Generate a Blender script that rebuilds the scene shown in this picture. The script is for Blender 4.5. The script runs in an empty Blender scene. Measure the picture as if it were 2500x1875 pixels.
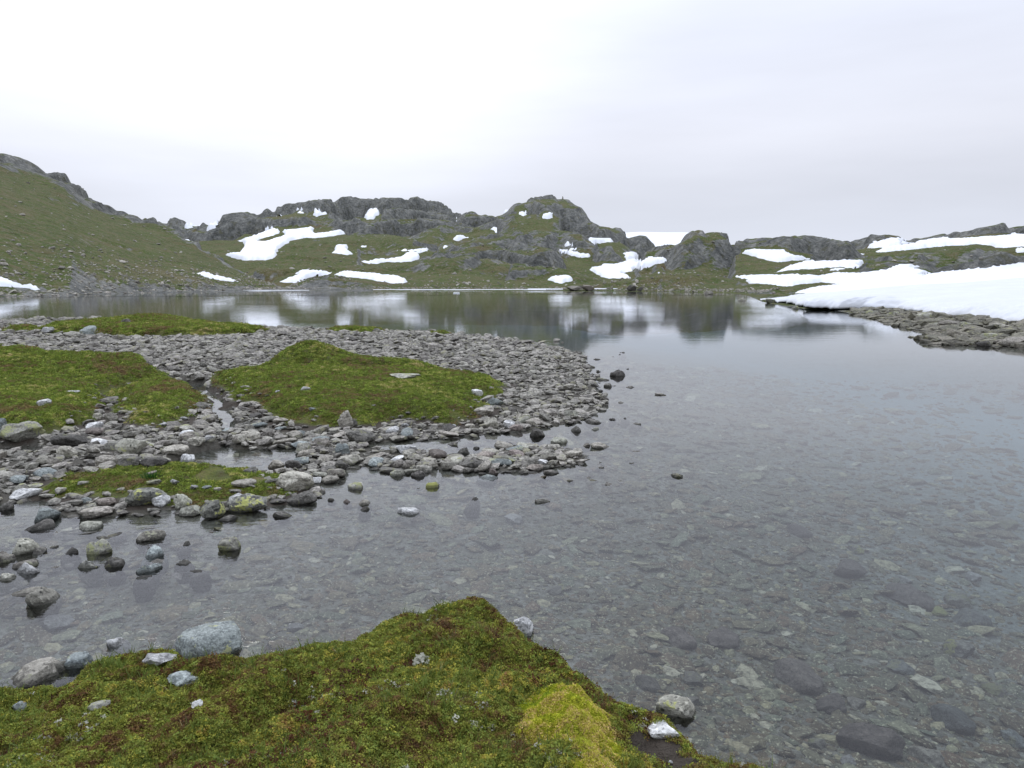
import bpy, math, random
import numpy as np
from mathutils import Vector
R = math.radians
random.seed(7)
rng = np.random.default_rng(11)
SC = bpy.context.scene
COL = SC.collection

# ------------------------------------------------------------------ camera, sky, sun, exposure
CH = 2.15                      # eye height above the lake
F = 1640.0                     # focal length in units of a 2212 wide picture
PITCH = 7.7
cam = bpy.data.cameras.new("camera"); camo = bpy.data.objects.new("camera", cam)
COL.objects.link(camo); SC.camera = camo
cam.sensor_width = 36; cam.lens = 36 * F / 2212
cam.clip_start = 0.05; cam.clip_end = 6000
camo.location = (0, 0, CH); camo.rotation_euler = (R(90 - PITCH), 0, 0)

world = bpy.data.worlds.new("World"); SC.world = world; world.use_nodes = True
SUN_EL, SUN_AZ = 42, -22       # sun behind thin cloud, ahead and to the left
def world_nodes():
    nt = world.node_tree; N = nt.nodes; L = nt.links; N.clear()
    out = N.new('ShaderNodeOutputWorld'); bg = N.new('ShaderNodeBackground')
    sky = N.new('ShaderNodeTexSky'); sky.sky_type = 'NISHITA'; sky.sun_disc = False
    sky.sun_elevation = R(SUN_EL); sky.sun_rotation = R(SUN_AZ)
    tc = N.new('ShaderNodeTexCoord'); sep = N.new('ShaderNodeSeparateXYZ')
    L.new(tc.outputs['Generated'], sep.inputs[0])
    def mth(op, a, b=None, clamp=False):
        n = N.new('ShaderNodeMath'); n.operation = op; n.use_clamp = clamp
        for i, v in enumerate((a, b)):
            if v is None: continue
            if isinstance(v, (int, float)): n.inputs[i].default_value = v
            else: L.new(v, n.inputs[i])
        return n.outputs[0]
    def mix(f, a, b):
        n = N.new('ShaderNodeMix'); n.data_type = 'RGBA'
        for k, v in (('Factor', f), ('A', a), ('B', b)):
            s = [q for q in n.inputs if q.name == k and q.enabled][0]
            if isinstance(v, (int, float)): s.default_value = v
            elif isinstance(v, tuple): s.default_value = v + (1,)
            else: L.new(v, s)
        return [q for q in n.outputs if q.enabled][0]
    # stretched cloud noise
    mp = N.new('ShaderNodeMapping'); mp.inputs['Scale'].default_value = (1.6, 1.6, 9.0)
    L.new(tc.outputs['Generated'], mp.inputs['Vector'])
    nz = N.new('ShaderNodeTexNoise'); nz.inputs['Scale'].default_value = 1.3; nz.inputs['Detail'].default_value = 5
    nz.inputs['Roughness'].default_value = 0.5
    L.new(mp.outputs[0], nz.inputs['Vector'])
    elev = mth('MAXIMUM', sep.outputs['Z'], 0.0)
    cr = N.new('ShaderNodeValToRGB'); L.new(elev, cr.inputs[0]); e = cr.color_ramp
    stops = [(0.0, (0.76, 0.79, 0.88)), (0.045, (0.73, 0.77, 0.88)), (0.10, (0.72, 0.75, 0.845)), (0.17, (0.835, 0.86, 0.96)),
             (0.28, (0.87, 0.91, 1.04)), (0.6, (0.90, 0.96, 1.12)), (1.0, (0.92, 0.98, 1.15))]
    e.elements[0].position = 0; e.elements[1].position = 1
    for p, c in stops[1:-1]: e.elements.new(p)
    for el, (p, c) in zip(e.elements, stops): el.position = p; el.color = c + (1,)
    # overcast: brighter towards the zenith, and where the sun stands behind the cloud
    zen = mth('ADD', 1.0, mth('MULTIPLY', mth('SUBTRACT', elev, 0.33), 1.7))
    zen = mth('MAXIMUM', zen, 1.0)
    a, el = R(SUN_AZ + 4), R(30)
    d = (math.sin(a) * math.cos(el), math.cos(a) * math.cos(el), math.sin(el))
    dot = N.new('ShaderNodeVectorMath'); dot.operation = 'DOT_PRODUCT'; L.new(tc.outputs['Generated'], dot.inputs[0]); dot.inputs[1].default_value = d
    mr = N.new('ShaderNodeMapRange'); mr.interpolation_type = 'SMOOTHERSTEP'; L.new(dot.outputs['Value'], mr.inputs['Value'])
    mr.inputs['From Min'].default_value = 0.83; mr.inputs['From Max'].default_value = 1.0
    mr.inputs['To Min'].default_value = 0.0; mr.inputs['To Max'].default_value = 0.36
    glow = mth('MULTIPLY', mr.outputs[0], mth('ADD', 0.45, nz.outputs[0]))
    cl = mth('ADD', 1.0, mth('MULTIPLY', mth('SUBTRACT', nz.outputs[0], 0.5), 0.30))
    lvl = mth('ADD', mth('MULTIPLY', zen, cl), glow)
    vm = N.new('ShaderNodeVectorMath'); vm.operation = 'SCALE'; L.new(cr.outputs[0], vm.inputs[0]); L.new(lvl, vm.inputs['Scale'])
    sk = N.new('ShaderNodeVectorMath'); sk.operation = 'SCALE'; L.new(sky.outputs[0], sk.inputs[0]); sk.inputs['Scale'].default_value = 0.1
    up = mth('GREATER_THAN', sep.outputs['Z'], -0.002)
    c = mix(0.97, sk.outputs[0], vm.outputs[0])
    c = mix(up, (0.12, 0.12, 0.11), c)
    L.new(c, bg.inputs['Color']); bg.inputs['Strength'].default_value = 1.0
    L.new(bg.outputs[0], out.inputs[0])
world_nodes()
sunl = bpy.data.lights.new("sun", 'SUN'); sunl.energy = 0.9; sunl.angle = R(25); sunl.color = (1, 0.97, 0.93)
suno = bpy.data.objects.new("sun", sunl); COL.objects.link(suno)
_a, _e = R(SUN_AZ), R(SUN_EL)
suno.rotation_euler = Vector((math.sin(_a) * math.cos(_e), math.cos(_a) * math.cos(_e), math.sin(_e))).to_track_quat('Z', 'Y').to_euler()
SC.view_settings.view_transform = 'Standard'; SC.view_settings.look = 'None'
SC.view_settings.exposure = 0.0; SC.view_settings.gamma = 1; SC.view_settings.use_curve_mapping = False
SC.render.engine = 'CYCLES'
SC.cycles.max_bounces = 6; SC.cycles.diffuse_bounces = 2; SC.cycles.glossy_bounces = 3; SC.cycles.transparent_max_bounces = 8
SC.cycles.use_denoising = True

# ------------------------------------------------------------------ picture <-> place
cp, sp = math.cos(R(PITCH)), math.sin(R(PITCH))
ZONES = {'D': (0, 0, 1), 'Z4': (0, 654.8, .32), 'Z5': (530.9, 690.1, .4), 'Z6': (0, 929, .36), 'Z7': (0, 1283, .4), 'Z8': (796.3, 1283, .4),
         'W': (1327.2, 884.8, .4667), 'Z3': (1415.7, 398.2, .36), 'Z11': (353.9, 752, .36), 'Z2': (796.3, 353.9, .32), 'Z1': (0, 309.7, .4),
         'ZA': (309.7, 398.2, .22), 'ZB': (752.1, 398.2, .22), 'ZC': (1194.5, 468.9, .2), 'ZD': (1681.1, 477.8, .24)}
def dz(zone, u, v):
    a, b, s = ZONES[zone]; return a + u * s, b + v * s
def ray(px, py):
    a, b = (px - 1106) / F, -(py - 829.5) / F
    return np.array([a, cp + b * sp, b * cp - sp])
def at(px, py, z=0.0):
    d = ray(px, py); t = (z - CH) / d[2]
    return d[0] * t, d[1] * t
def azte(px, py):
    d = ray(px, py); hd = math.hypot(d[0], d[1]); return math.atan2(d[0], d[1]), d[2] / hd
def to_px(x, y, z):
    dy = y * cp - (z - CH) * sp; up = y * sp + (z - CH) * cp
    dy = np.where(dy > 0.01, dy, 0.01)
    return 1106 + F * x / dy, 829.5 - F * up / dy

# ------------------------------------------------------------------ noise
def _h(ix, iy, s):
    n = (ix.astype(np.int64) * 374761393 + iy.astype(np.int64) * 668265263 + s * 974634777) & 0xffffffff
    n = ((n ^ (n >> 13)) * 1274126177) & 0xffffffff
    return ((n ^ (n >> 16)) & 0xffff) / 65535.0
def noise(x, y, s=0):
    x = np.asarray(x, float); y = np.asarray(y, float)
    ix = np.floor(x); iy = np.floor(y); fx = x - ix; fy = y - iy
    u = fx * fx * fx * (fx * (fx * 6 - 15) + 10); v = fy * fy * fy * (fy * (fy * 6 - 15) + 10)
    def g(dx, dy):
        a = _h(ix + dx, iy + dy, s) * 2 * math.pi
        return np.cos(a) * (fx - dx) + np.sin(a) * (fy - dy)
    n0 = g(0, 0); n1 = g(1, 0); n2 = g(0, 1); n3 = g(1, 1)
    return ((n0 * (1 - u) + n1 * u) * (1 - v) + (n2 * (1 - u) + n3 * u) * v) * 1.5
def fbm(x, y, o=4, s=0, g=0.5):
    t = 0; a = 1; f = 1
    for i in range(o):
        t = t + a * noise(x * f + 17.3 * i, y * f - 9.1 * i, s + i); a *= g; f *= 2.03
    return t
def ridged(x, y, o=4, s=0):
    t = 0; a = 1; f = 1
    for i in range(o):
        t = t + a * (1 - 2 * np.abs(noise(x * f + 5.3 * i, y * f + 3.1 * i, s + i))); a *= 0.5; f *= 2.1
    return t / 1.9
def ss(a, b, x):
    t = np.clip((x - a) / (b - a), 0, 1); return t * t * (3 - 2 * t)
def sd_poly(x, y, P):
    """signed distance to a closed polygon, positive inside"""
    x = np.asarray(x, float); y = np.asarray(y, float)
    P = np.asarray(P, float); best = np.full(x.shape, 1e18); ins = np.zeros(x.shape, bool)
    for (ax, ay), (bx, by) in zip(P, np.roll(P, -1, 0)):
        ex, ey = bx - ax, by - ay; l2 = ex * ex + ey * ey + 1e-12
        t = np.clip(((x - ax) * ex + (y - ay) * ey) / l2, 0, 1)
        dx = x - ax - t * ex; dy = y - ay - t * ey
        best = np.minimum(best, dx * dx + dy * dy)
        if ay != by:
            c = ((ay > y) != (by > y)) & (x < (bx - ax) * (y - ay) / (by - ay) + ax); ins ^= c
    d = np.sqrt(best); return np.where(ins, d, -d)
def plan(pts, zone='D', z=0.0, extra=()):
    return [at(*dz(zone, u, v), z) for u, v in pts] + list(extra)

# ------------------------------------------------------------------ plan of the near shore
BAR = plan([(-120, 688), (0, 689), (80, 682), (150, 679), (210, 690), (330, 697), (440, 703), (560, 709), (700, 714), (850, 718), (960, 722), (1060, 730),
            (1150, 742), (1215, 756), (1250, 768), (1262, 790), (1280, 812), (1290, 838), (1300, 862), (1290, 885), (1262, 905), (1225, 915),
            (1180, 925), (1120, 930), (1050, 938), (985, 950), (930, 952), (880, 955), (820, 957), (760, 965), (800, 972), (870, 975), (905, 982),
            (930, 990), (1000, 990), (1060, 980), (1090, 968), (1150, 968), (1210, 975), (1262, 985), (1255, 1000), (1190, 1012), (1110, 1018),
            (1010, 1012), (930, 1012), (905, 1022), (850, 1015), (790, 1003), (735, 1012), (728, 1035), (700, 1050), (690, 1075), (640, 1082),
            (570, 1095), (500, 1110), (440, 1112), (330, 1112), (230, 1112), (150, 1105), (110, 1085), (0, 1088), (-300, 1100)], extra=[(-60, 5), (-70, 60)])
POOLS = [plan([(350, 1000), (420, 975), (487, 960), (555, 971), (584, 966), (638, 971), (656, 988), (620, 1004), (570, 1016), (498, 1022), (400, 1018), (340, 1008)]),
         plan([(345, 830), (445, 828), (462, 848), (488, 866), (515, 890), (500, 905), (470, 895), (450, 870), (415, 854)]),
         plan([(470, 880), (510, 885), (520, 915), (505, 940), (480, 930), (470, 905)]),
         plan([(-200, 960), (0, 966), (80, 962), (120, 965), (110, 985), (0, 990), (-200, 990)]),
         plan([(600, 700), (420, 696), (250, 697), (230, 703), (420, 703), (560, 709)]),
         plan([(820, 960), (870, 950), (960, 948), (1060, 940), (1150, 935), (1220, 938), (1230, 958), (1100, 962), (1040, 978), (960, 985), (925, 978), (880, 966)])]
GRASS = [  # (polygon, height)
    (plan([(455, 832), (500, 824), (560, 816), (620, 812), (750, 812), (880, 816), (1000, 825), (1060, 835), (1090, 848), (1080, 868), (1045, 880), (1050, 900),
           (1010, 915), (960, 922), (850, 915), (800, 928), (720, 932), (640, 932), (590, 917), (540, 888), (500, 868), (475, 850)]), .16),
    (plan([(560, 820), (585, 806), (640, 797), (760, 792), (880, 797), (938, 806), (930, 822), (860, 826), (700, 826)]), .10),
    (plan([(-400, 812), (0, 814), (60, 815), (180, 818), (250, 815), (330, 818), (352, 826), (340, 838), (260, 850), (225, 870), (232, 900), (200, 925),
           (120, 950), (60, 958), (0, 955), (-400, 1000)]), .17),
    (plan([(245, 862), (275, 850), (330, 840), (400, 842), (440, 862), (453, 885), (440, 905), (420, 915), (380, 935), (340, 945), (285, 925), (245, 900)]), .15),
    (plan([(120, 1045), (200, 1030), (280, 1012), (400, 1012), (480, 1014), (560, 1022), (618, 1032), (640, 1060), (600, 1082), (540, 1088), (430, 1095),
           (300, 1090), (200, 1078), (100, 1082), (60, 1065)]), .06),
    (plan([(80, 722), (160, 716), (230, 710), (300, 707), (400, 709), (480, 716), (580, 724), (560, 730), (470, 735), (380, 738), (280, 738), (180, 732), (100, 730)]), .2),
    (plan([(95, 688), (140, 682), (200, 685), (208, 692), (100, 692)]), .18),
    (plan([(705, 719), (780, 716), (840, 722), (800, 728), (720, 726)]), .12),
    (plan([(920, 725), (955, 723), (985, 728), (940, 732)]), .1),
    (plan([(10, 722), (60, 716), (85, 722), (60, 728)]), .12)]
BUMPS = [  # (px, py of base, rx, ry, height)
    (680, 808, .95, .8, .42), (640, 808, 0.7, .8, .10), (860, 808, 1.0, .8, .07), (20, 815, 2.2, 1.8, .30), (250, 822, 1.6, 1.2, .22), (-200, 815, 3, 2, .3),
    (320, 716, 1.6, 2.0, .25), (160, 714, 1.2, 2.0, .15), (470, 905, .3, .3, .15)]
MOUND = plan([(0, 1490), (60, 1482), (140, 1472), (150, 1440), (200, 1408), (330, 1385), (395, 1396), (440, 1408), (520, 1406), (555, 1392), (650, 1382), (770, 1366), (795, 1332),
              (900, 1308), (1040, 1298), (1100, 1330), (1140, 1370), (1200, 1402), (1280, 1450), (1350, 1500), (1405, 1515), (1460, 1555), (1500, 1590), (1600, 1640), (1700, 1700),
              (1800, 1800)], z=.32, extra=[(1.6, 0.5), (2.2, -1.5), (60, -60), (-60, -60), (-40, 3.6), (-4.2, 3.1)])
_er = [(1650, 652), (1700, 662), (1745, 667), (1800, 669), (1870, 682), (1925, 693), (1960, 705), (1990, 712), (2050, 718), (2015, 730), (2040, 742), (2110, 747), (2150, 742),
       (2212, 752), (2400, 775), (2700, 800)]
RIGHT = plan(_er, extra=[(200, 10), (400, 60), (400, 330), (60, 330), (42, 170), (37, 120)])
# the cut edge of the snow field lying along the right shore
_se = [(1641, 648), (1658, 650), (1680, 652), (1700, 655), (1722, 660), (1745, 666), (1790, 667), (1815, 668), (1860, 668), (1935, 671), (1990, 678), (2020, 686), (2052, 689), (2090, 692),
       (2128, 695), (2170, 699), (2212, 704), (2300, 714), (2420, 730)]
SEDGE = np.array(plan(_se, z=0.12))

def near_z(x, y, want=False):
    r = np.hypot(x, y)
    wa = np.clip(0.035 * r, .05, 1.2)
    fq = 1.0 / np.clip(0.16 * r, .35, 4)
    xw = x + wa * .30 * fbm(x * 1.3, y * 1.3, 3, 3); yw = y + wa * .45 * fbm(x * 1.3 + 9, y * 1.3, 3, 5)
    sb = sd_poly(xw, yw, BAR); sr = sd_poly(xw, yw, RIGHT); sm = sd_poly(x + .12 * fbm(x * 3, y * 3, 2, 8) * .6, y + .06 * fbm(x * 3, y * 3 + 4, 2, 9), MOUND) + .10 + .09 * ss(.3, .9, x)
    dist = -np.maximum(np.maximum(sb, sr), sm)
    deep = np.where(x > 0.13 * y, 1.0, 0.45)
    k = ss(-1, 1, (x - 0.10 * y) / 2.5); deep = .42 + .58 * k
    bed = -(0.03 + .22 * (1 - np.exp(-np.maximum(dist, 0) / 1.2)) * (.6 + .5 * k) + .065 * np.maximum(dist, 0) * deep)
    bed = np.maximum(bed, -2.6) + .04 * fbm(x * .9, y * .9, 3, 30)
    z = bed
    lb = .015 + .075 * ss(0, 2.0, sb) + .02 * fbm(x * 1.4, y * 1.4, 3, 12) + .06 * ss(8, 25, r) * ss(0, 2.5, sb)
    z = np.where(sb > -.12, np.maximum(bed, np.where(sb > 0, lb, lb * 1 - .5 * (-sb))), z)
    gm = np.full(x.shape, -9.0)
    for P in POOLS:
        s = sd_poly(xw, yw, P); a = ss(-.12, .18, s); z = z * (1 - a) + a * np.minimum(z, -.07 - .03 * np.clip(s, 0, 2))
    for P, hh in GRASS:
        s = sd_poly(xw, yw, P)
        z = z + hh * ss(-.05, .40, s + .12 * fbm(x * 2.1, y * 2.1, 2, 302)) + hh * .5 * ss(0, 1.6, s) + (.03 * fbm(x * 3, y * 3, 3, 15)) * ss(0, .3, s)
        gm = np.maximum(gm, s)
    for (px, py, rx, ry, hh) in BUMPS:
        bx, by = at(px, py); q = ((x - bx) / rx) ** 2 + ((y - by) / ry) ** 2
        z = z + hh * np.exp(-q * 1.2) * ss(-.2, .4, gm)
    # mound under the viewer
    cush = np.maximum(0, noise(x * 2.3, y * 2.3, 41)) * .16 + .035 * fbm(x * 6, y * 6, 3, 44)
    lm = .02 + .29 * ss(-.02, .22, sm) ** .8 + .10 * ss(.1, 1.6, sm) + cush * ss(0.02, .35, sm)
    bx, by = at(1245, 1530, .5); q = ((x - bx) / .30) ** 2 + ((y - by) / .36) ** 2
    lm = lm + .03 * np.exp(-q * q)
    bx, by = at(1440, 1600, .3); q = ((x - bx) / .26) ** 2 + ((y - by) / .36) ** 2
    lm = lm - .10 * np.exp(-q * 1.3) * ss(0, .3, sm)
    z = np.where(sm > -.03, np.maximum(z, lm), z)
    # right shore: stony beach that climbs under the snow
    lr = .04 + .10 * ss(0, 3, sr) + .05 * np.clip(sr - 6, 0, 60) + .10 * fbm(x * .5, y * .5, 3, 22) * ss(0, 2, sr)
    z = np.where(sr > -.5, np.maximum(z, np.where(sr > 0, lr, .04 + .3 * sr)), z)
    if want: return z, sb, gm, sm, sr
    return z

# ------------------------------------------------------------------ hills
SHORE = [(-900, 660), (-300, 648), (0, 641), (100, 640), (200, 636), (400, 631), (500, 628.5), (620, 627), (900, 626), (1200, 627), (1300, 628), (1420, 629),
         (1500, 631.5), (1580, 632.5), (1630, 636), (1680, 638), (1800, 636), (2300, 630)]
_s = np.array([(azte(a, b)[0], CH / -azte(a, b)[1]) for a, b in SHORE]); SH_A, SH_D = _s[:, 0], _s[:, 1]
# name, zone, crest points, distance (one, or one per point), front width share, cliff share, rockiness
HILLS = [
    ('D', [(-900, 60), (-300, 230), (0, 336), (80, 360), (140, 380), (160, 394), (200, 430), (250, 455), (330, 470), (400, 500), (450, 541), (500, 574), (560, 603), (620, 622), (650, 632)],
     [330, 330, 340, 345, 350, 350, 350, 340, 320, 290, 265, 245, 220, 200, 185], .60, .07, .22),
    ('ZA', [(-400, 440), (150, 370), (250, 348), (300, 342), (380, 350), (450, 368), (530, 372), (600, 358), (700, 345), (800, 340)], 800, .12, .3, .7),
    ('ZA', [(400, 560), (480, 500), (580, 430), (650, 368), (720, 335), (780, 305), (870, 288), (1000, 278), (1060, 300), (1200, 308), (1400, 304), (1600, 308), (1680, 350), (1720, 390), (1760, 450), (1800, 520)], 480, .07, .5, .66),
    ('ZA', [(380, 640), (500, 560), (750, 545), (920, 556), (1100, 508), (1300, 452), (1500, 442), (1690, 412), (1760, 388), (1900, 440), (2030, 478), (2200, 560)], 455, .40, .0, .34),
    ('ZB', [(-150, 520), (100, 482), (280, 500), (450, 525), (620, 510), (760, 445), (900, 398), (1140, 425), (1280, 400), (1420, 350), (1550, 320)], 510, .26, .05, .55),
    ('ZB', [(-60, 380), (150, 350), (350, 352), (600, 340), (800, 335)], 600, .10, .0, .2),
    ('ZA', [(850, 300), (1000, 280), (1080, 268), (1150, 240), (1220, 217), (1350, 212), (1450, 183), (1540, 178), (1650, 155), (1800, 147), (1870, 163), (1950, 133), (2050, 128), (2212, 145),
            (2430, 132), (2570, 145), (2710, 145), (2910, 195), (3010, 240), (3100, 275), (3160, 320), (3260, 400)], 760, .06, .4, .72),
    ('ZB', [(200, 370), (300, 290), (350, 257), (500, 240), (650, 240), (800, 270), (1000, 310), (1090, 300), (1160, 262), (1250, 268), (1300, 285), (1400, 285), (1500, 275), (1600, 290), (1750, 330)], 640, .07, .5, .6),
    ('ZB', [(-420, 480), (-300, 380), (-100, 345), (0, 340), (200, 335), (450, 350), (560, 365), (700, 330), (900, 335), (1000, 345), (1150, 390), (1250, 450), (1300, 520)], 540, .05, .5, .64),
    ('Z2', [(800, 350), (870, 330), (950, 290), (1040, 262), (1130, 232), (1200, 225), (1245, 220), (1280, 240), (1340, 245), (1400, 275), (1440, 290), (1470, 330), (1490, 372), (1560, 412), (1640, 440), (1700, 450), (1738, 480), (1800, 560)], 660, .34, .42, .62),
    ('ZA', [(1150, 860), (1250, 760), (1300, 640), (1400, 580), (1500, 545), (1700, 528), (1900, 510), (2212, 490), (2400, 485), (2600, 530), (2800, 590), (2980, 640)], 410, .30, .12, .52),
    ('ZB', [(560, 800), (700, 680), (900, 600), (1000, 555), (1100, 540), (1300, 520), (1500, 480), (1800, 450), (2000, 440), (2120, 450), (2212, 460), (2400, 500), (2520, 560)], 440, .26, .30, .68),
    ('ZB', [(-300, 850), (-100, 800), (0, 795), (300, 780), (500, 790), (700, 720), (850, 690), (1050, 680), (1200, 690), (1400, 720), (1550, 760), (1650, 800), (1800, 900), (1900, 980)], 270, .30, .28, .58),
    ('ZB', [(900, 690), (1100, 650), (1300, 600), (1500, 620), (1650, 640), (1850, 600), (1950, 590), (2050, 640), (2100, 690), (2200, 780)], 330, .14, .5, .6),
    ('ZB', [(1500, 880), (1600, 800), (1750, 775), (1950, 800), (2212, 850), (2300, 880), (2420, 930), (2520, 950), (2600, 1010)], 235, .16, .4, .55),
    ('ZC', [(350, 480), (400, 400), (500, 340), (580, 320), (660, 340), (750, 400), (830, 480)], 390, .12, .4, .6),
    ('ZC', [(500, 330), (700, 235), (800, 203), (880, 192), (950, 184), (1010, 200), (1050, 240), (1100, 290), (1140, 325), (1200, 380)], 520, .14, .45, .8),
    ('ZC', [(850, 560), (900, 460), (980, 400), (1050, 370), (1200, 322), (1310, 316), (1400, 250), (1500, 187), (1620, 142), (1700, 142), (1800, 155), (1880, 200), (1920, 260), (1960, 300), (2020, 380), (2100, 500)], 335, .32, .42, .5),
    ('ZC', [(350, 780), (450, 730), (560, 705), (700, 670), (900, 640), (1100, 645), (1350, 612), (1500, 597), (1650, 612), (1900, 662), (2100, 722), (2212, 762), (2300, 820)], 190, .16, .2, .35),
    ('ZA', [(1350, 1040), (1450, 990), (1550, 940), (1700, 900), (1850, 905), (2000, 915), (2212, 960), (2600, 995), (2900, 1010), (3100, 1040)], 212, .12, .25, .35),
    ('ZA', [(1000, 860), (1200, 820), (1400, 812), (1800, 803), (2212, 795), (2500, 800), (2700, 850)], 262, .14, .55, .35),
    ('ZD', [(-480, 260), (-370, 205), (-200, 175), (0, 162), (100, 130), (160, 120), (250, 145), (340, 150), (430, 160), (550, 190), (620, 220), (750, 270), (850, 330), (900, 400)], 315, .08, .4, .7),
    ('ZD', [(430, 230), (550, 192), (650, 182), (830, 127), (950, 125), (1080, 107), (1150, 125), (1280, 150), (1400, 138), (1500, 115), (1700, 100), (1850, 70), (2212, 15), (2900, -120), (4200, -300)], 440, .08, .3, .75),
    ('ZD', [(560, 260), (700, 222), (900, 203), (1140, 166), (1220, 185), (1350, 182), (1540, 158), (1900, 152), (2212, 130), (2900, 40), (4200, -120)], 400, .36, .0, .25),
    ('ZD', [(-200, 520), (0, 452), (80, 425), (230, 370), (430, 346), (600, 364), (770, 360), (880, 410)], 228, .22, .0, .3),
    ('ZD', [(-480, 330), (-330, 282), (-220, 262), (0, 268), (75, 272), (160, 322), (300, 338), (420, 365)], 292, .26, .0, .2),
    ('ZC', [(-40, 450), (30, 346), (150, 338), (270, 344), (410, 404), (490, 455)], 424, .12, .0, .2),
    ('ZC', [(-60, 370), (60, 340), (200, 290), (400, 226), (640, 224), (720, 275), (900, 385), (1000, 420)], 480, .36, .0, .3),
    ('ZB', [(1380, 430), (1500, 310), (1650, 276), (1760, 280), (1900, 288), (2010, 286), (2100, 330), (2180, 410)], 585, .22, .0, .5),
    ('ZB', [(1380, 310), (1455, 272), (1575, 244), (1650, 262), (1700, 300)], 640, .10, .0, .5),
    ('ZA', [(1050, 310), (1200, 278), (1300, 264), (1500, 246), (1600, 260), (1700, 262), (1800, 244), (1900, 300), (2000, 345), (2212, 300), (2430, 275), (2560, 300)], 700, .22, .0, .7),
    ('ZD', [(420, 420), (500, 350), (700, 312), (1000, 272), (1300, 252), (1500, 232), (1780, 212), (1950, 250), (2100, 240), (2212, 215), (2900, 120), (4200, 0)], 250, .25, .35, .75),
    ('ZD', [(-450, 600), (-300, 510), (0, 462), (200, 440), (400, 425), (600, 420), (700, 385), (800, 372), (1000, 365), (1300, 390), (1500, 440), (1560, 500)], 185, .14, .4, .7),
    ('ZD', [(1200, 480), (1500, 400), (1850, 340), (1950, 300), (2212, 270), (2900, 200), (4200, 100)], 170, .14, .4, .75),
    ('ZD', [(-480, 760), (-300, 690), (0, 602), (200, 567), (400, 547), (550, 547), (620, 580), (700, 640)], 128, .10, .3, .6),
]
_H = []
for zn, pts, dd, wf, cf, rk in HILLS:
    at_ = np.array([azte(*dz(zn, u, v)) for u, v in pts]); o = np.argsort(at_[:, 0])
    ds = np.full(len(pts), float(dd)) if not hasattr(dd, '__len__') else np.array(dd, float)
    _H.append((at_[o, 0], at_[o, 1], ds[o], wf, cf, rk))

def far_z(az, d, want=False):
    x = d * np.sin(az); y = d * np.cos(az)
    shore = np.interp(az, SH_A, SH_D) * (1 + .012 * fbm(az * 45, az * 0, 3, 60))
    u = d - shore
    base = np.where(u > 0, .10 * np.minimum(u, 4) + .02 * np.clip(u, 0, 150), np.maximum(-3, u * .12))
    z = base.copy(); rock = np.full(x.shape, .4); up = ss(3, 14, d - shore)
    for i, (A, T, D_, wf, cf, rk) in enumerate(_H):
        te = np.interp(az, A, T); dc = np.interp(az, A, D_)
        dc = dc * (1 + .05 * noise(az * 14, az * 0 + i * 3.3, 70 + i))
        ts = sum(np.interp(az + o_, A, T) for o_ in (-.05, -.033, -.017, 0, .017, .033, .05)) / 7; wide = A[-1] - A[0] > .12
        te0 = te; zc = CH + te * dc
        end = ss(A[0] - .004, A[0] + .012, az) * ss(A[-1] + .004, A[-1] - .012, az) if False else np.clip((az - A[0]) / .012, 0, 1) * np.clip((A[-1] - az) / .012, 0, 1)
        zc = zc * end - .5 * (1 - end)
        d0 = np.maximum(dc * (1 - wf), shore + 1.5); d0 = np.minimum(d0, dc - 6); s = (d - d0) / (dc - d0)
        s1 = np.clip(s, 0, 1)
        e0 = (.60 if i else .78) + (.16 if i else .04) * noise(az * 30, az * 0 + i, 90 + i)
        g = (1 - cf) * (s1 ** .85) + cf * ss(e0, e0 + .2, s1)
        if wide: zc = zc * ss(.55, 1., s1) + (CH + np.minimum(ts, te0 + .02) * dc) * (1 - ss(.55, 1., s1)) * (1 if i == 0 else end)
        g = np.where(s > 1, 1 - .55 * ss(0, 1, (s - 1) * wf / .22), g)
        zh = np.where(s > 0, zc * g, -3.0)
        kk = .006 * d; hh = np.clip(.5 + .5 * (zh - z) / kk, 0, 1)
        rock = rock * (1 - hh) + (rk + (.30 + .5 * (i == 0)) * ss(.78, .95, s1) * (cf > .01)) * hh
        z = z * (1 - hh) + zh * hh + kk * hh * (1 - hh) * .5
    amp = ss(1, 10, z - 0.3) * up
    sc = np.clip(d, 100, 900)
    fd = ss(260, 480, d)
    w1 = fbm(x / 42, y / 42, 3, 101); w2 = (ridged(x / 17 + w1 * .3, y / 17, 3, 111) - .45) * (1 - fd) + fd * .7 * (ridged(x / 44 + w1 * .3, y / 44, 3, 113) - .45)
    w3 = fbm(x / 5, y / 5, 2, 121) * (1 - fd) + fd * .5 * fbm(x / 14, y / 14, 2, 123)
    z0 = z
    rr = .30 + rock
    near_crest = .85 - .42 * fd
    z = z + amp * near_crest * rr * (1.3 * w1 + 1.3 * w2 * (.3 + rock) + .35 * w3) * (sc / 420)
    Tt = .021 * sc; f = (z0 + w1 * Tt * 1.2 + .25 * w3) / Tt; fr = f - np.floor(f)
    mask = ss(-.15, .25, fbm(x / 45 + 40, y / 30, 3, 131) + (rock - .6) * .7)
    z = z + amp * Tt * (ss(.40, .78, fr) - fr) * (.85 - .40 * fd) * mask * np.clip(rock * 1.1, 0, 1)
    if want: return z, rock, z0
    return z

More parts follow.
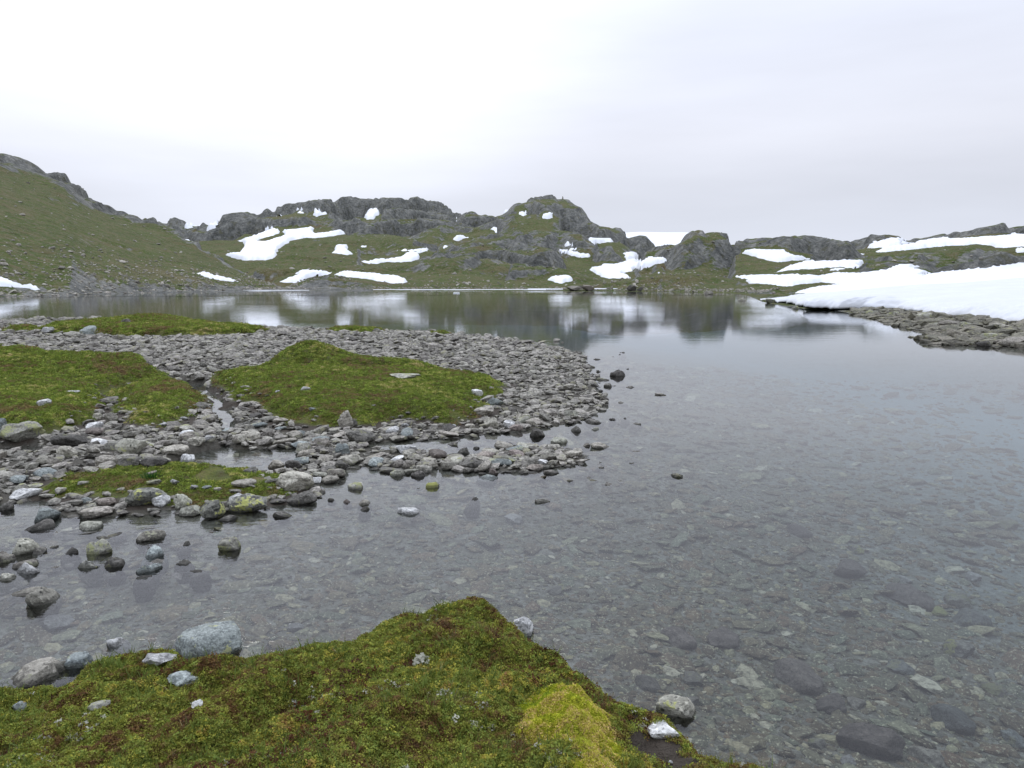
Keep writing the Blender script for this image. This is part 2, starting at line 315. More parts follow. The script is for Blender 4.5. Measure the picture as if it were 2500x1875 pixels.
SCAP = None
def total_z(x, y, want=False):
    x = np.asarray(x, float); y = np.asarray(y, float); sh = x.shape; x = x.ravel(); y = y.ravel()
    r = np.hypot(x, y); az = np.arctan2(x, y)
    z = np.full(x.shape, -2.6); rock = np.full(x.shape, .4)
    m = r < 48
    sr = np.full(x.shape, -1e3)
    if m.any(): z[m] = near_z(x[m], y[m])
    k = (~m) & (r < 330) & (az > .2) & (az < 1.5)
    if k.any():
        s = sd_poly(x[k], y[k], RIGHT); sr[k] = s
        lr = .04 + .10 * ss(0, 3, s) + .05 * np.clip(s - 6, 0, 60) + .10 * fbm(x[k] * .5, y[k] * .5, 3, 22) * ss(0, 2, s)
        z[k] = np.maximum(z[k], np.where(s > 0, lr, np.maximum(-2.6, .04 + .25 * s)))
    k = (r > 40)
    zf, rk, _ = far_z(az[k], r[k], True)
    z[k] = np.maximum(z[k], zf); rock[k] = rk
    if want: return z.reshape(sh), rock.reshape(sh)
    return z.reshape(sh)
def gz(x, y): return float(total_z(np.array([x]), np.array([y]))[0])

_T = np.exp(np.linspace(math.log(1.8), math.log(260), 900))
def hit(px, py, floor=0.0):
    """where the sight line through a picture point meets the ground or the water"""
    d = ray(px, py); x = d[0] * _T; y = d[1] * _T; z = CH + d[2] * _T; g = np.maximum(total_z(x, y), floor); k = np.argmax(z <= g)
    if not (z <= g).any(): return at(px, py, 0)
    a, b = max(k - 1, 0), k; fa, fb = z[a] - g[a], z[b] - g[b]; t = _T[a] + (_T[b] - _T[a]) * fa / (fa - fb + 1e-9)
    return d[0] * t, d[1] * t

# ------------------------------------------------------------------ mesh and tagging helpers
def mesh_np(name, V, Q, smooth=True):
    me = bpy.data.meshes.new(name); V = np.asarray(V, np.float32); Q = np.asarray(Q, np.int32); n = Q.shape[1]
    me.vertices.add(len(V)); me.vertices.foreach_set('co', V.ravel())
    me.loops.add(Q.size); me.loops.foreach_set('vertex_index', Q.ravel())
    me.polygons.add(len(Q)); me.polygons.foreach_set('loop_start', np.arange(0, Q.size, n, dtype=np.int32))
    me.polygons.foreach_set('use_smooth', np.full(len(Q), smooth)); me.update(calc_edges=True); return me
def fattr(me, name, vals):
    a = me.attributes.new(name, 'FLOAT', 'POINT'); a.data.foreach_set('value', np.asarray(vals, np.float32).ravel())
def link(name, me, mat=None, parent=None, objmat=None):
    o = bpy.data.objects.new(name, me); COL.objects.link(o)
    if mat and me and not me.materials: me.materials.append(mat)
    if objmat:
        o.material_slots[0].link = 'OBJECT'; o.material_slots[0].material = objmat
    if parent: o.parent = parent
    return o
def tag(o, label=None, cat=None, group=None, kind=None):
    for k, v in (('label', label), ('category', cat), ('group', group), ('kind', kind)):
        if v: o[k] = v
    return o
def grid_quads(n, m, mask=None):
    i = np.arange(n * m).reshape(n, m)
    Q = np.stack([i[:-1, :-1], i[:-1, 1:], i[1:, 1:], i[1:, :-1]], -1)
    return Q[mask] if mask is not None else Q.reshape(-1, 4)

# ------------------------------------------------------------------ materials
class NT:
    def __init__(s, name):
        s.m = bpy.data.materials.new(name); s.m.use_nodes = True; s.t = s.m.node_tree; s.t.nodes.clear()
        s.out = s.t.nodes.new('ShaderNodeOutputMaterial'); s.geo = s.n('ShaderNodeNewGeometry'); s.pos = s.geo.outputs['Position']
    def n(s, t): return s.t.nodes.new(t)
    def l(s, a, b): s.t.links.new(a, b)
    def put(s, sock, v):
        if v is None: return
        if isinstance(v, (int, float)): sock.default_value = v
        elif isinstance(v, tuple): sock.default_value = v if len(v) == len(sock.default_value) else v + (1,)
        else: s.l(v, sock)
    def m_(s, op, a, b=None, c=None, clamp=False):
        n = s.n('ShaderNodeMath'); n.operation = op; n.use_clamp = clamp
        for i, v in enumerate((a, b, c)): s.put(n.inputs[i], v)
        return n.outputs[0]
    def mix(s, f, a, b, bt='MIX'):
        n = s.n('ShaderNodeMix'); n.data_type = 'RGBA'; n.blend_type = bt
        for k, v in (('Factor', f), ('A', a), ('B', b)): s.put([q for q in n.inputs if q.name == k and q.enabled][0], v)
        return [q for q in n.outputs if q.enabled][0]
    def noise(s, scale, detail=3, rough=.55, vec=None, stretch=None, off=0, dist=0):
        n = s.n('ShaderNodeTexNoise'); n.inputs['Scale'].default_value = scale; n.inputs['Detail'].default_value = detail
        n.inputs['Roughness'].default_value = rough; n.inputs['Distortion'].default_value = dist
        v = vec or s.pos
        if stretch or off:
            mp = s.n('ShaderNodeMapping'); mp.inputs['Scale'].default_value = stretch or (1, 1, 1); mp.inputs['Location'].default_value = (off, off * .7, off * .3); s.l(v, mp.inputs[0]); v = mp.outputs[0]
        s.l(v, n.inputs['Vector']); return n.outputs[0]
    def rng(s, v, a, b, c=0., d=1.):
        n = s.n('ShaderNodeMapRange'); n.interpolation_type = 'SMOOTHSTEP'; s.put(n.inputs[0], v)
        for i, q in enumerate((a, b, c, d)): s.put(n.inputs[i + 1], q)
        return n.outputs[0]
    def ramp(s, v, stops):
        n = s.n('ShaderNodeValToRGB'); s.put(n.inputs[0], v); e = n.color_ramp
        for p, c in stops[1:-1]: e.elements.new(p)
        for el, (p, c) in zip(e.elements, stops): el.position = p; el.color = c + (1,)
        return n.outputs[0]
    def attr(s, name):
        n = s.n('ShaderNodeAttribute'); n.attribute_name = name; return n.outputs['Fac']
    def bump(s, h, dist, strength=1., normal=None):
        n = s.n('ShaderNodeBump'); n.inputs['Distance'].default_value = dist; n.inputs['Strength'].default_value = strength
        s.l(h, n.inputs['Height']); s.put(n.inputs['Normal'], normal); return n.outputs[0]
    def bsdf(s, col, rough=.9, normal=None, spec=.3, **kw):
        n = s.n('ShaderNodeBsdfPrincipled'); s.put(n.inputs['Base Color'], col); s.put(n.inputs['Roughness'], rough)
        s.put(n.inputs['Specular IOR Level'], spec)
        if normal is not None: s.l(normal, n.inputs['Normal'])
        for k, v in kw.items(): s.put(n.inputs[k.replace('_', ' ')], v)
        return n.outputs[0]
    def done(s, sh): s.l(sh, s.out.inputs['Surface']); return s.m

def mat_hills():
    t = NT('hill_ground'); sep = t.n('ShaderNodeSeparateXYZ'); t.l(t.geo.outputs['Normal'], sep.inputs[0]); nz = sep.outputs['Z']
    rk = t.attr('rock'); big = t.noise(.022, 5, .6); mid = t.noise(.11, 5, .65); fine = t.noise(.6, 5, .7); vf = t.noise(2.2, 3, .7)
    slope = t.attr('slope')
    # rock where steep, where the ground is stony, in broken patches
    f = t.m_('ADD', t.m_('MULTIPLY', slope, 1.25), t.m_('MULTIPLY', t.m_('SUBTRACT', rk, .5), .62))
    f = t.m_('ADD', f, t.m_('MULTIPLY', t.m_('SUBTRACT', mid, .5), 1.5)); f = t.m_('ADD', f, t.m_('MULTIPLY', t.m_('SUBTRACT', fine, .5), .9))
    f = t.m_('ADD', f, t.attr('shorerock'))
    rf = t.rng(f, .51, .70)
    green = t.ramp(t.m_('ADD', t.m_('MULTIPLY', big, .55), t.m_('MULTIPLY', mid, .45)),
                   [(.36, (.108, .072, .040)), (.42, (.098, .096, .034)), (.47, (.064, .090, .023)), (.53, (.080, .106, .026)), (.58, (.108, .104, .042)), (.66, (.145, .130, .068))])
    green = t.mix(t.rng(fine, .42, .64), green, (.135, .120, .062)); green = t.mix(t.rng(vf, .56, .68, 0, .7), green, (.22, .22, .20))
    green = t.mix(t.rng(t.noise(.35, 4, .7, off=50), .56, .66, 0, .7), green, (.04, .05, .012))
    streak = t.noise(.16, 5, .7, stretch=(1, 1, .25), off=20)
    rock = t.ramp(t.m_('ADD', t.m_('MULTIPLY', fine, .5), t.m_('MULTIPLY', streak, .5)),
                  [(.36, (.052, .054, .052)), (.47, (.125, .128, .118)), (.55, (.195, .196, .180)), (.66, (.31, .305, .275))])
    rock = t.mix(t.rng(t.noise(.3, 4, .7, off=9), .52, .66, 0, .55), rock, (.085, .082, .035))
    col = t.mix(rf, green, rock)
    h = t.m_('ADD', t.m_('MULTIPLY', fine, 1.0), t.m_('MULTIPLY', t.noise(.35, 4, .7, off=3), 1.6)); h = t.m_('ADD', h, t.m_('MULTIPLY', vf, .35))
    b = t.bump(h, 1.6, .9)
    return t.done(t.bsdf(col, .95, b, .1))
def mat_ground():
    t = NT('shore_ground'); g = t.attr('grass'); s = t.attr('soil')
    n1 = t.noise(3, 4, .6); n2 = t.noise(18, 4, .7); n3 = t.noise(70, 2, .6)
    bed = t.ramp(n2, [(.35, (.060, .058, .046)), (.5, (.125, .122, .100)), (.62, (.20, .20, .172))])
    bed = t.mix(t.rng(n1, .4, .65, 0, .6), bed, (.085, .080, .050))
    moss = t.ramp(n1, [(.34, (.055, .045, .012)), (.46, (.070, .085, .012)), (.56, (.095, .105, .014)), (.68, (.12, .09, .03))])
    moss = t.mix(t.rng(n3, .45, .7), moss, (.04, .04, .01))
    mud = t.mix(n2, (.028, .022, .016), (.060, .048, .036))
    f = t.rng(g, -.06, .06); pz = t.n('ShaderNodeSeparateXYZ'); t.l(t.pos, pz.inputs[0]); bed = t.mix(t.rng(t.m_('ADD', pz.outputs['Z'], t.m_('MULTIPLY', n1, .2)), -.25, -.95, 0, .9), bed, (.22, .29, .31)); bed = t.mix(t.rng(pz.outputs['Z'], -.03, .01, 0, .75), bed, (.040, .034, .026)); col = t.mix(f, bed, moss)  # deep bed tinted pale silt-blue in place of light scattered in the water
    col = t.mix(t.rng(s, .2, .6), col, mud)
    b = t.bump(t.m_('ADD', n2, t.m_('MULTIPLY', n3, .4)), .05, .8)
    return t.done(t.bsdf(col, .85, b, .25))
def mat_stone(name, base, dark, lich=0., lcol=(.30, .31, .06), spots=.0, rough=.8, sc=1.):
    t = NT(name); oi = t.n('ShaderNodeObjectInfo'); tc = t.n('ShaderNodeTexCoord'); P = t.pos
    rnd = t.m_('FRACT', t.m_('ADD', oi.outputs['Random'], t.geo.outputs['Random Per Island']))
    off = t.n('ShaderNodeVectorMath'); off.operation = 'ADD'; t.l(P, off.inputs[0]); P = off.outputs[0]
    cmb = t.n('ShaderNodeCombineXYZ'); t.l(t.m_('MULTIPLY', rnd, 37.), cmb.inputs[0]); t.l(cmb.outputs[0], off.inputs[1])
    a = t.noise(9 * sc, 5, .65, P); b = t.noise(38 * sc, 4, .7, P); c = t.noise(4 * sc, 3, .6, P, off=7); v = t.noise(7 * sc, 4, .6, P, stretch=(1, 1, 5))
    col = t.mix(t.rng(t.m_('ADD', t.m_('MULTIPLY', a, .5), t.m_('MULTIPLY', v, .5)), .38, .60), dark, base)
    col = t.mix(t.rng(b, .52, .64, 0, .65), col, tuple(min(1, q * 1.55) for q in base))
    col = t.mix(t.rng(b, .36, .46, .75, 0), col, tuple(q * .45 for q in dark))
    br = t.m_('ADD', .55, t.m_('MULTIPLY', rnd, .85)); hv = t.n('ShaderNodeHueSaturation'); t.put(hv.inputs['Value'], br)
    t.put(hv.inputs['Hue'], t.m_('ADD', .485, t.m_('MULTIPLY', t.m_('FRACT', t.m_('MULTIPLY', rnd, 7.3)), .03))); t.l(col, hv.inputs['Color']); col = hv.outputs[0]
    if lich: col = t.mix(t.rng(t.m_('ADD', c, t.m_('MULTIPLY', t.m_('SUBTRACT', b, .5), .5)), .64 - lich, .70 - lich), col, lcol)
    if spots:
        vo = t.n('ShaderNodeTexVoronoi'); vo.inputs['Scale'].default_value = 17 * sc; t.l(P, vo.inputs['Vector'])
        col = t.mix(t.rng(vo.outputs['Distance'], .12, .24, spots, 0), col, (.015, .015, .014))
    # wet dark foot at the water line
    z = t.n('ShaderNodeSeparateXYZ'); t.l(t.pos, z.inputs[0]); wet = t.rng(t.m_('ADD', z.outputs['Z'], t.m_('MULTIPLY', t.m_('SUBTRACT', b, .5), .03)), .012, .035, .62, 0)
    col = t.mix(wet, col, (.022, .021, .017)); bm = t.bump(t.m_('ADD', a, t.m_('MULTIPLY', b, .5)), .035 / sc, .9)
    return t.done(t.bsdf(col, rough, bm, .3))
def mat_bedstone():
    t = NT('submerged_stone'); rnd = t.geo.outputs['Random Per Island']; oi = t.n('ShaderNodeObjectInfo'); rnd = t.m_('FRACT', t.m_('ADD', rnd, oi.outputs['Random']))
    col = t.ramp(rnd, [(0, (.050, .040, .026)), (.22, (.115, .092, .058)), (.40, (.095, .110, .080)), (.55, (.155, .130, .078)), (.68, (.125, .085, .055)), (.82, (.15, .165, .120)), (.93, (.26, .235, .14)), (1., (.40, .38, .30))])
    b = t.noise(22, 4, .7); col = t.mix(t.rng(b, .35, .62, .65, 0), col, (.03, .028, .02)); col = t.mix(t.rng(t.noise(55, 3, .7), .56, .66, 0, .75), col, (.40, .39, .28))
    return t.done(t.bsdf(col, .8, t.bump(b, .03, .8), .2))
def mat_snow(name, amt=1., k=1.):
    t = NT(name); a = t.noise(.5, 4, .6); b = t.noise(3.5, 4, .6); c = t.noise(14, 3, .6)
    col = t.mix(t.rng(c, .56, .72, 0, .22), tuple(q * k for q in (.76, .78, .81)), (.48, .45, .39)); col = t.mix(t.rng(a, .42, .66, 0, .35), col, (.62, .65, .70))
    bm = t.bump(t.m_('ADD', a, t.m_('MULTIPLY', b, .3)), .25 * amt, .5)
    return t.done(t.bsdf(col, .6, bm, .2))
def mat_plant(name, stops, var=.35, sc=3.2, trans=.0, sc2=11):
    t = NT(name); oi = t.n('ShaderNodeObjectInfo'); n1 = t.noise(sc, 4, .6); n2 = t.noise(sc2, 3, .6, off=4)
    k = t.m_('ADD', t.m_('MULTIPLY', n1, .55), t.m_('MULTIPLY', n2, .45)); k = t.m_('ADD', k, t.m_('MULTIPLY', t.m_('SUBTRACT', oi.outputs['Random'], .5), .12))
    col = t.ramp(k, stops); hv = t.n('ShaderNodeHueSaturation'); t.put(hv.inputs['Value'], t.m_('ADD', 1 - var, t.m_('MULTIPLY', oi.outputs['Random'], 2 * var))); t.l(col, hv.inputs['Color'])
    n = t.bsdf(hv.outputs[0], .75, None, .2)
    tr = t.n('ShaderNodeBsdfTranslucent'); t.l(hv.outputs[0], tr.inputs[0]); ms = t.n('ShaderNodeMixShader'); ms.inputs[0].default_value = .25
    t.l(n, ms.inputs[1]); t.l(tr.outputs[0], ms.inputs[2]); return t.done(ms.outputs[0])
def mat_water():
    t = NT('lake_water'); P = t.pos
    cd = t.n('ShaderNodeSeparateXYZ'); t.l(P, cd.inputs[0]); X, Y = cd.outputs['X'], cd.outputs['Y']
    # ripples: fine wind ripple, longer swell, running lines in the shallow current
    r1 = t.noise(5.0, 3, .6, stretch=(.5, 1.5, 1)); r2 = t.noise(1.1, 3, .5, stretch=(.45, 1.4, 1), off=4)
    rot = t.n('ShaderNodeMapping'); rot.inputs['Rotation'].default_value = (0, 0, R(-20)); rot.inputs['Scale'].default_value = (.8, 2.4, 1); t.l(P, rot.inputs[0])
    r3 = t.noise(2.1, 3, .6, vec=rot.outputs[0], dist=.6)
    patch = t.rng(t.noise(.05, 3, .6, stretch=(.35, 1.4, 1), off=12), .42, .60, .55, 1.)
    cur = t.m_('MULTIPLY', t.rng(X, -.2, -2.0), t.rng(Y, 11.5, 9.5)); cur = t.m_('MAXIMUM', cur, t.m_('MULTIPLY', t.rng(X, 2.5, .2), t.m_('MULTIPLY', t.rng(Y, 9.5, 8.), .45)))
    far = t.rng(Y, 22, 60)
    h = t.m_('ADD', t.m_('MULTIPLY', r1, t.m_('ADD', .0006, t.m_('MULTIPLY', patch, .0014))), t.m_('MULTIPLY', r2, .0035))
    h = t.m_('MULTIPLY', h, t.m_('ADD', .5, t.m_('MULTIPLY', t.m_('MULTIPLY', far, patch), .5)))
    h = t.m_('ADD', h, t.m_('MULTIPLY', t.m_('MULTIPLY', r3, cur), .006)); h = t.m_('ADD', h, t.m_('MULTIPLY', t.m_('MULTIPLY', t.noise(11, 3, .6, stretch=(.6, 1.4, 1)), cur), .0022))
    bm = t.bump(h, 1.0, 1.0)
    gl = t.n('ShaderNodeBsdfGlossy'); gl.inputs['Roughness'].default_value = .02; gl.inputs['Color'].default_value = (1, 1, 1, 1); t.l(bm, gl.inputs['Normal'])
    tr = t.n('ShaderNodeBsdfTransparent'); tr.inputs['Color'].default_value = (.93, .95, .94, 1)
    fr = t.n('ShaderNodeFresnel'); fr.inputs['IOR'].default_value = 1.333; t.l(bm, fr.inputs['Normal'])
    ms = t.n('ShaderNodeMixShader'); t.l(fr.outputs[0], ms.inputs[0]); t.l(tr.outputs[0], ms.inputs[1]); t.l(gl.outputs[0], ms.inputs[2])
    va = t.n('ShaderNodeVolumeAbsorption'); va.inputs['Color'].default_value = (.12, .50, .62, 1); va.inputs['Density'].default_value = .16
    t.l(va.outputs[0], t.out.inputs['Volume'])
    return t.done(ms.outputs[0])

M_HILL, M_GROUND, M_WATER = mat_hills(), mat_ground(), mat_water()
M_SNOW, M_SNOWN = mat_snow('old_snow', 1., .90), mat_snow('old_snow_near', .35, .72)
STONE = {
    'g': mat_stone('grey_stone', (.32, .300, .255), (.135, .124, .102), .03, (.22, .22, .15)),
    'd': mat_stone('dark_stone', (.130, .122, .108), (.045, .042, .036), .02, (.15, .15, .08)),
    'w': mat_stone('pale_stone', (.50, .50, .48), (.25, .25, .245), 0, rough=.7),
    'b': mat_stone('blue_grey_stone', (.26, .285, .27), (.125, .142, .14), .02, (.33, .34, .22)),
    'r': mat_stone('reddish_stone', (.23, .20, .175), (.10, .082, .07), 0),
    'l': mat_stone('lichen_stone', (.34, .335, .28), (.16, .155, .125), .085, (.27, .28, .14), .0),
    'y': mat_stone('bright_lichen_stone', (.26, .26, .22), (.06, .06, .055), .095, (.36, .37, .12), .0),
    's': mat_stone('spotted_stone', (.36, .35, .29), (.19, .185, .15), .01, (.33, .34, .13), .9),
    'f': mat_stone('speckled_pale_stone', (.42, .46, .43), (.20, .225, .215), .03, (.36, .37, .20), .0, sc=2.2),
}
M_BEDS = mat_bedstone()
M_BEACH = mat_stone('beach_rubble', (.165, .155, .120), (.07, .065, .05), .05, (.22, .21, .13))
M_GRAVEL = mat_stone('cobble_gravel', (.275, .260, .225), (.105, .098, .083), .05, (.24, .23, .155))

# ------------------------------------------------------------------ ground, hills (one polar sheet in two rings)
FOV = R(41)
azs = np.concatenate([np.linspace(-math.pi, -FOV, 60, endpoint=False), np.linspace(-FOV, FOV, 880, endpoint=False), np.linspace(FOV, math.pi, 61)])
def ring(radii):
    A, D_ = np.meshgrid(azs, radii); return A, D_, D_ * np.sin(A), D_ * np.cos(A)
rad_n = np.concatenate([np.linspace(.4, 1.9, 6, endpoint=False), 1.9 * np.exp(np.linspace(0, math.log(48 / 1.9), 330))])
A, D_, X, Y = ring(rad_n)
Z, sb, gm, sm, sr = near_z(X.ravel(), Y.ravel(), True)
Z = Z.reshape(X.shape)
kf = D_ > 40; zf = far_z(A[kf], D_[kf]); Z[kf] = np.maximum(Z[kf], zf)
me = mesh_np('shore', np.stack([X, Y, Z], -1).reshape(-1, 3), grid_quads(*X.shape))
gmask = np.maximum(gm, sm - .02); 
mudm = ss(.5, .0, np.abs(gm + .12) / .35) * (Z.ravel() > .005) * (np.hypot(X, Y).ravel() < 16) * .9
bx, by = at(1440, 1600, .3); q = ((X.ravel() - bx) / .24) ** 2 + ((Y.ravel() - by) / .34) ** 2; mudm = np.maximum(mudm, np.exp(-q * 1.1 + .3 * fbm(X.ravel() * 5, Y.ravel() * 5, 2, 5)))
fattr(me, 'grass', gmask); fattr(me, 'soil', mudm * (gmask < 9))
tag(link('shore_ground', me, M_GROUND), kind='structure')

rad_f = np.concatenate([48 * np.exp(np.linspace(0, math.log(100 / 48), 40, endpoint=False)), 100 * np.exp(np.linspace(0, math.log(900 / 100), 390, endpoint=False)), [920, 980, 1100, 1300, 1600]])
FA, FD, FX, FY = ring(rad_f)
FZ, FROCK = total_z(FX, FY, True)
PX, PY = to_px(FX, FY, FZ)
te_ = (FZ - CH) / FD; rm = np.maximum.accumulate(te_, 0); HID = (rm - te_) * F     # how far below the sight line, in picture units

SNOWP = [  # zone, outline, label
 ('ZA', [(800, 690), (940, 690), (980, 640), (1005, 600), (980, 570), (920, 556), (1000, 550), (1120, 510), (1270, 452), (1330, 455), (1340, 480), (1200, 520), (1115, 550), (1120, 575), (1200, 578), (1300, 545), (1390, 520), (1385, 480), (1350, 460),
         (1500, 460), (1640, 432), (1690, 432), (1650, 460), (1680, 500), (1800, 490), (1900, 465), (2030, 480), (1900, 500), (1750, 522), (1600, 525), (1470, 545), (1390, 590), (1320, 640), (1310, 670), (1300, 720), (1200, 745), (980, 745), (900, 728), (840, 710)],
  'largest snow patch on the far mountainside, with two brown islands inside it'),
 ('ZA', [(1320, 958), (1400, 940), (1500, 915), (1530, 895), (1465, 875), (1600, 860), (1750, 855), (1870, 872), (1780, 890), (1650, 915), (1580, 945), (1480, 968)], 'snow tongue just above the far shore, left of the long wedge-shaped snow patch'),
 ('ZB', [(-160, 885), (-60, 872), (0, 870), (130, 885), (330, 895), (335, 908), (460, 910), (530, 935), (585, 955), (540, 970), (450, 972), (330, 955), (150, 925), (0, 908)], 'long wedge-shaped snow patch above the far shore under pale crags'),
 ('ZA', [(527, 872), (600, 875), (700, 905), (850, 935), (948, 957), (850, 955), (720, 935), (620, 910)], 'thin snow streak at the foot of the green left slope'),
 ('ZA', [(570, 430), (640, 375), (720, 355), (800, 350), (770, 370), (680, 410), (610, 437)], 'slanting snow patch on the skyline notch left of the dark crag'),
 ('ZA', [(375, 430), (430, 405), (460, 390), (565, 402), (520, 415), (430, 428)], 'small ragged snow patch on the far back hill above the green slope'),
 ('ZA', [(405, 530), (440, 520), (500, 505), (525, 525), (480, 540), (420, 545)], 'small snow patch in the gap where the green slope meets the mountain'),
 ('ZA', [(410, 468), (438, 466), (436, 474), (415, 475)], 'tiny snow fleck in the gap beyond the green slope'),
 ('ZA', [(1260, 283), (1300, 268), (1380, 268), (1490, 250), (1585, 262), (1570, 280), (1470, 278), (1350, 298), (1290, 305), (1330, 290)], 'ragged snow band high on the mountain above the rounded crag'),
 ('ZA', [(1172, 290), (1200, 282), (1232, 285), (1225, 295), (1180, 297)], 'small snow fleck at the left end of the ragged high snow band'),
 ('ZA', [(1118, 288), (1150, 278), (1148, 288)], 'tiny snow fleck at the mountain brow beside a slightly larger fleck'),
 ('ZA', [(1660, 295), (1720, 268), (1795, 248), (1800, 280), (1750, 290), (1700, 328)], 'snow patch in the gully right of the rounded crag'),
 ('ZA', [(1780, 372), (1800, 368), (1815, 374), (1795, 378)], 'tiny snow fleck below the gully snow patch'),
 ('ZB', [(150, 320), (200, 285), (290, 275), (305, 295), (270, 320), (250, 340), (180, 346)], 'compact bright snow patch under the middle of the mountain brow'),
 ('ZA', [(1875, 630), (1900, 612), (2000, 608), (2010, 622), (1990, 650), (2060, 688), (1990, 692), (1840, 672), (1900, 650)], 'hook-shaped snow patch on the brown dome'),
 ('ZB', [(115, 603), (190, 605), (188, 613), (130, 614)], 'narrow snow fleck at the crest of the brown dome'),
 ('ZB', [(120, 755), (170, 752), (180, 760), (430, 740), (520, 730), (590, 690), (530, 680), (640, 668), (840, 632), (780, 652), (660, 685), (700, 705), (690, 735), (620, 760), (470, 765), (380, 765), (300, 780), (200, 778)], 'forked snow patch in the hollow left of the central rocky hill'),
 ('ZB', [(440, 650), (600, 648), (750, 635), (830, 632), (700, 655), (560, 660)], 'thin snow line above the forked snow patch'),
 ('ZB', [(925, 635), (940, 612), (990, 603), (965, 622)], 'small slanting snow fleck at the shoulder of the central rocky hill'),
 ('ZB', [(1015, 540), (1060, 520), (1110, 514), (1190, 520), (1120, 535), (1070, 552)], 'snow patch in the green saddle between the two mountain tops'),
 ('ZB', [(1050, 325), (1062, 325), (1086, 348), (1060, 348)], 'tiny triangular snow fleck beside the knob in the middle of the ridge'),
 ('ZB', [(1222, 380), (1245, 374), (1262, 382), (1245, 390)], 'tiny round snow fleck below the knob in the middle of the ridge'),
 ('ZB', [(1390, 450), (1430, 425), (1490, 405), (1485, 420), (1522, 418), (1510, 440), (1460, 450)], 'ragged snow patch low on the left flank of the highest peak'),
 ('ZB', [(1455, 278), (1500, 262), (1575, 247), (1560, 270), (1510, 287)], 'snow patch on the left skyline shoulder of the highest peak'),
 ('ZB', [(1668, 280), (1750, 284), (1745, 302), (1700, 314)], 'small wedge of snow on the face of the highest peak, nearer its left shoulder'),
 ('ZB', [(1896, 318), (1920, 308), (2000, 290), (2012, 315), (1970, 338), (1910, 338)], 'snow patch in the middle of the highest peak face'),
 ('ZC', [(372, 232), (460, 233), (440, 246), (520, 250), (600, 232), (630, 228), (640, 250), (690, 254), (600, 270), (500, 285), (420, 278)], 'snow patch under the long right shoulder of the highest peak'),
 ('ZC', [(122, 310), (155, 293), (200, 292), (275, 315), (200, 328), (150, 325)], 'upper of three small snow patches behind the central rocky hill'),
 ('ZC', [(52, 348), (270, 350), (240, 366), (110, 372), (200, 385), (300, 400), (405, 412), (400, 430), (320, 438), (180, 415), (90, 400)], 'double-barred snow patch right of the central rocky hill'),
 ('ZC', [(665, 350), (740, 385), (860, 398), (948, 405), (920, 440), (880, 470), (800, 468), (790, 440), (765, 422), (800, 410)], 'snow patch curling round the dark mound between the domes'),
 ('ZC', [(380, 565), (520, 545), (530, 525), (690, 525), (740, 510), (880, 462), (1000, 462), (1180, 452), (1252, 462), (1180, 500), (1070, 530), (960, 560), (850, 580), (780, 600), (740, 625), (850, 655), (760, 665), (600, 665), (520, 640), (440, 600)],
  'broad sloping snow patch in the hollow left of the knobbed hill'),
 ('ZB', [(1965, 935), (2010, 915), (2130, 907), (2200, 930), (2195, 950), (2140, 960), (2100, 978), (2020, 960)], 'oval snow patch below the low rocks by the far shore'),
 ('ZC', [(1120, 602), (1140, 596), (1160, 600), (1140, 607)], 'tiny snow fleck low on the knobbed hill'),
 ('ZD', [(-370, 215), (-300, 205), (-100, 212), (-40, 205), (0, 215), (60, 240), (130, 268), (230, 282), (300, 287)] if False else
        [(-330, 285), (-220, 265), (-140, 272), (0, 272), (75, 275), (70, 295), (150, 325), (300, 340), (230, 350), (120, 355), (30, 370), (-80, 355), (-200, 325)], 'wide snow patch at the foot of the green and grey hill beyond the snowfield'),
 ('ZD', [(505, 312), (530, 285), (590, 283), (640, 295), (780, 293), (700, 305), (600, 305), (540, 318)], 'small comma-shaped snow patch between two grey rises'),
 ('ZD', [(-60, 470), (0, 455), (80, 425), (200, 390), (230, 375), (430, 350), (350, 370), (520, 375), (600, 370), (770, 366), (740, 405), (690, 420), (560, 412), (400, 425), (240, 430), (80, 445)], 'streaky snow patch sweeping up behind the dark rock band'),
 ('ZD', [(460, 442), (520, 432), (605, 424), (590, 434), (500, 447)], 'thin snow sliver inside the dark rock band'),
 ('ZD', [(695, 225), (780, 220), (900, 205), (1000, 180), (1140, 168), (1180, 175), (1100, 200), (1110, 215), (1000, 235), (850, 242), (740, 242)], 'snow patch under the grey hump on the right skyline'),
 ('ZD', [(880, 283), (940, 255), (1060, 232), (1260, 215), (1210, 195), (1350, 185), (1540, 160), (1530, 178), (1700, 170), (1900, 155), (2212, 132), (2600, 110), (2600, 190), (2212, 228), (2050, 238), (1950, 238), (1910, 215), (1780, 208), (1600, 220), (1400, 232), (1200, 255), (1050, 272)],
  'very long snow band lying across the right skyline hill'),
 ('ZD', [(2130, 262), (2212, 256), (2400, 245), (2400, 262), (2212, 270), (2140, 278)], 'small snow strip below the right end of the very long snow band'),
 ('ZD', [(1835, 285), (1880, 275), (1870, 287)], 'tiny snow fleck in the grey slope below the very long snow band'),
 ('ZD', [(-410, 495), (-300, 500), (-200, 500), (0, 498), (190, 490), (200, 505), (380, 508), (530, 480), (780, 482), (960, 460), (1050, 422), (1180, 412), (1285, 405), (1190, 440), (1300, 460), (1430, 472), (1350, 488), (1270, 507), (1400, 505), (1700, 470),
         (2212, 425), (2600, 395), (2600, 700), (700, 665), (150, 645), (400, 602), (632, 582), (620, 578), (400, 548), (200, 570), (60, 588), (-40, 575), (-180, 560), (-280, 560), (-300, 540), (-200, 525), (-330, 515)], 'upper snowfield behind the thick snow bank, reaching round dark rock bands'),
 ('Z1', [(-60, 725), (0, 730), (60, 750), (110, 765), (180, 775), (212, 788), (190, 792), (110, 780), (40, 772), (-60, 770)], 'dirty snow remnant at the foot of the left slope by the lake'),
]
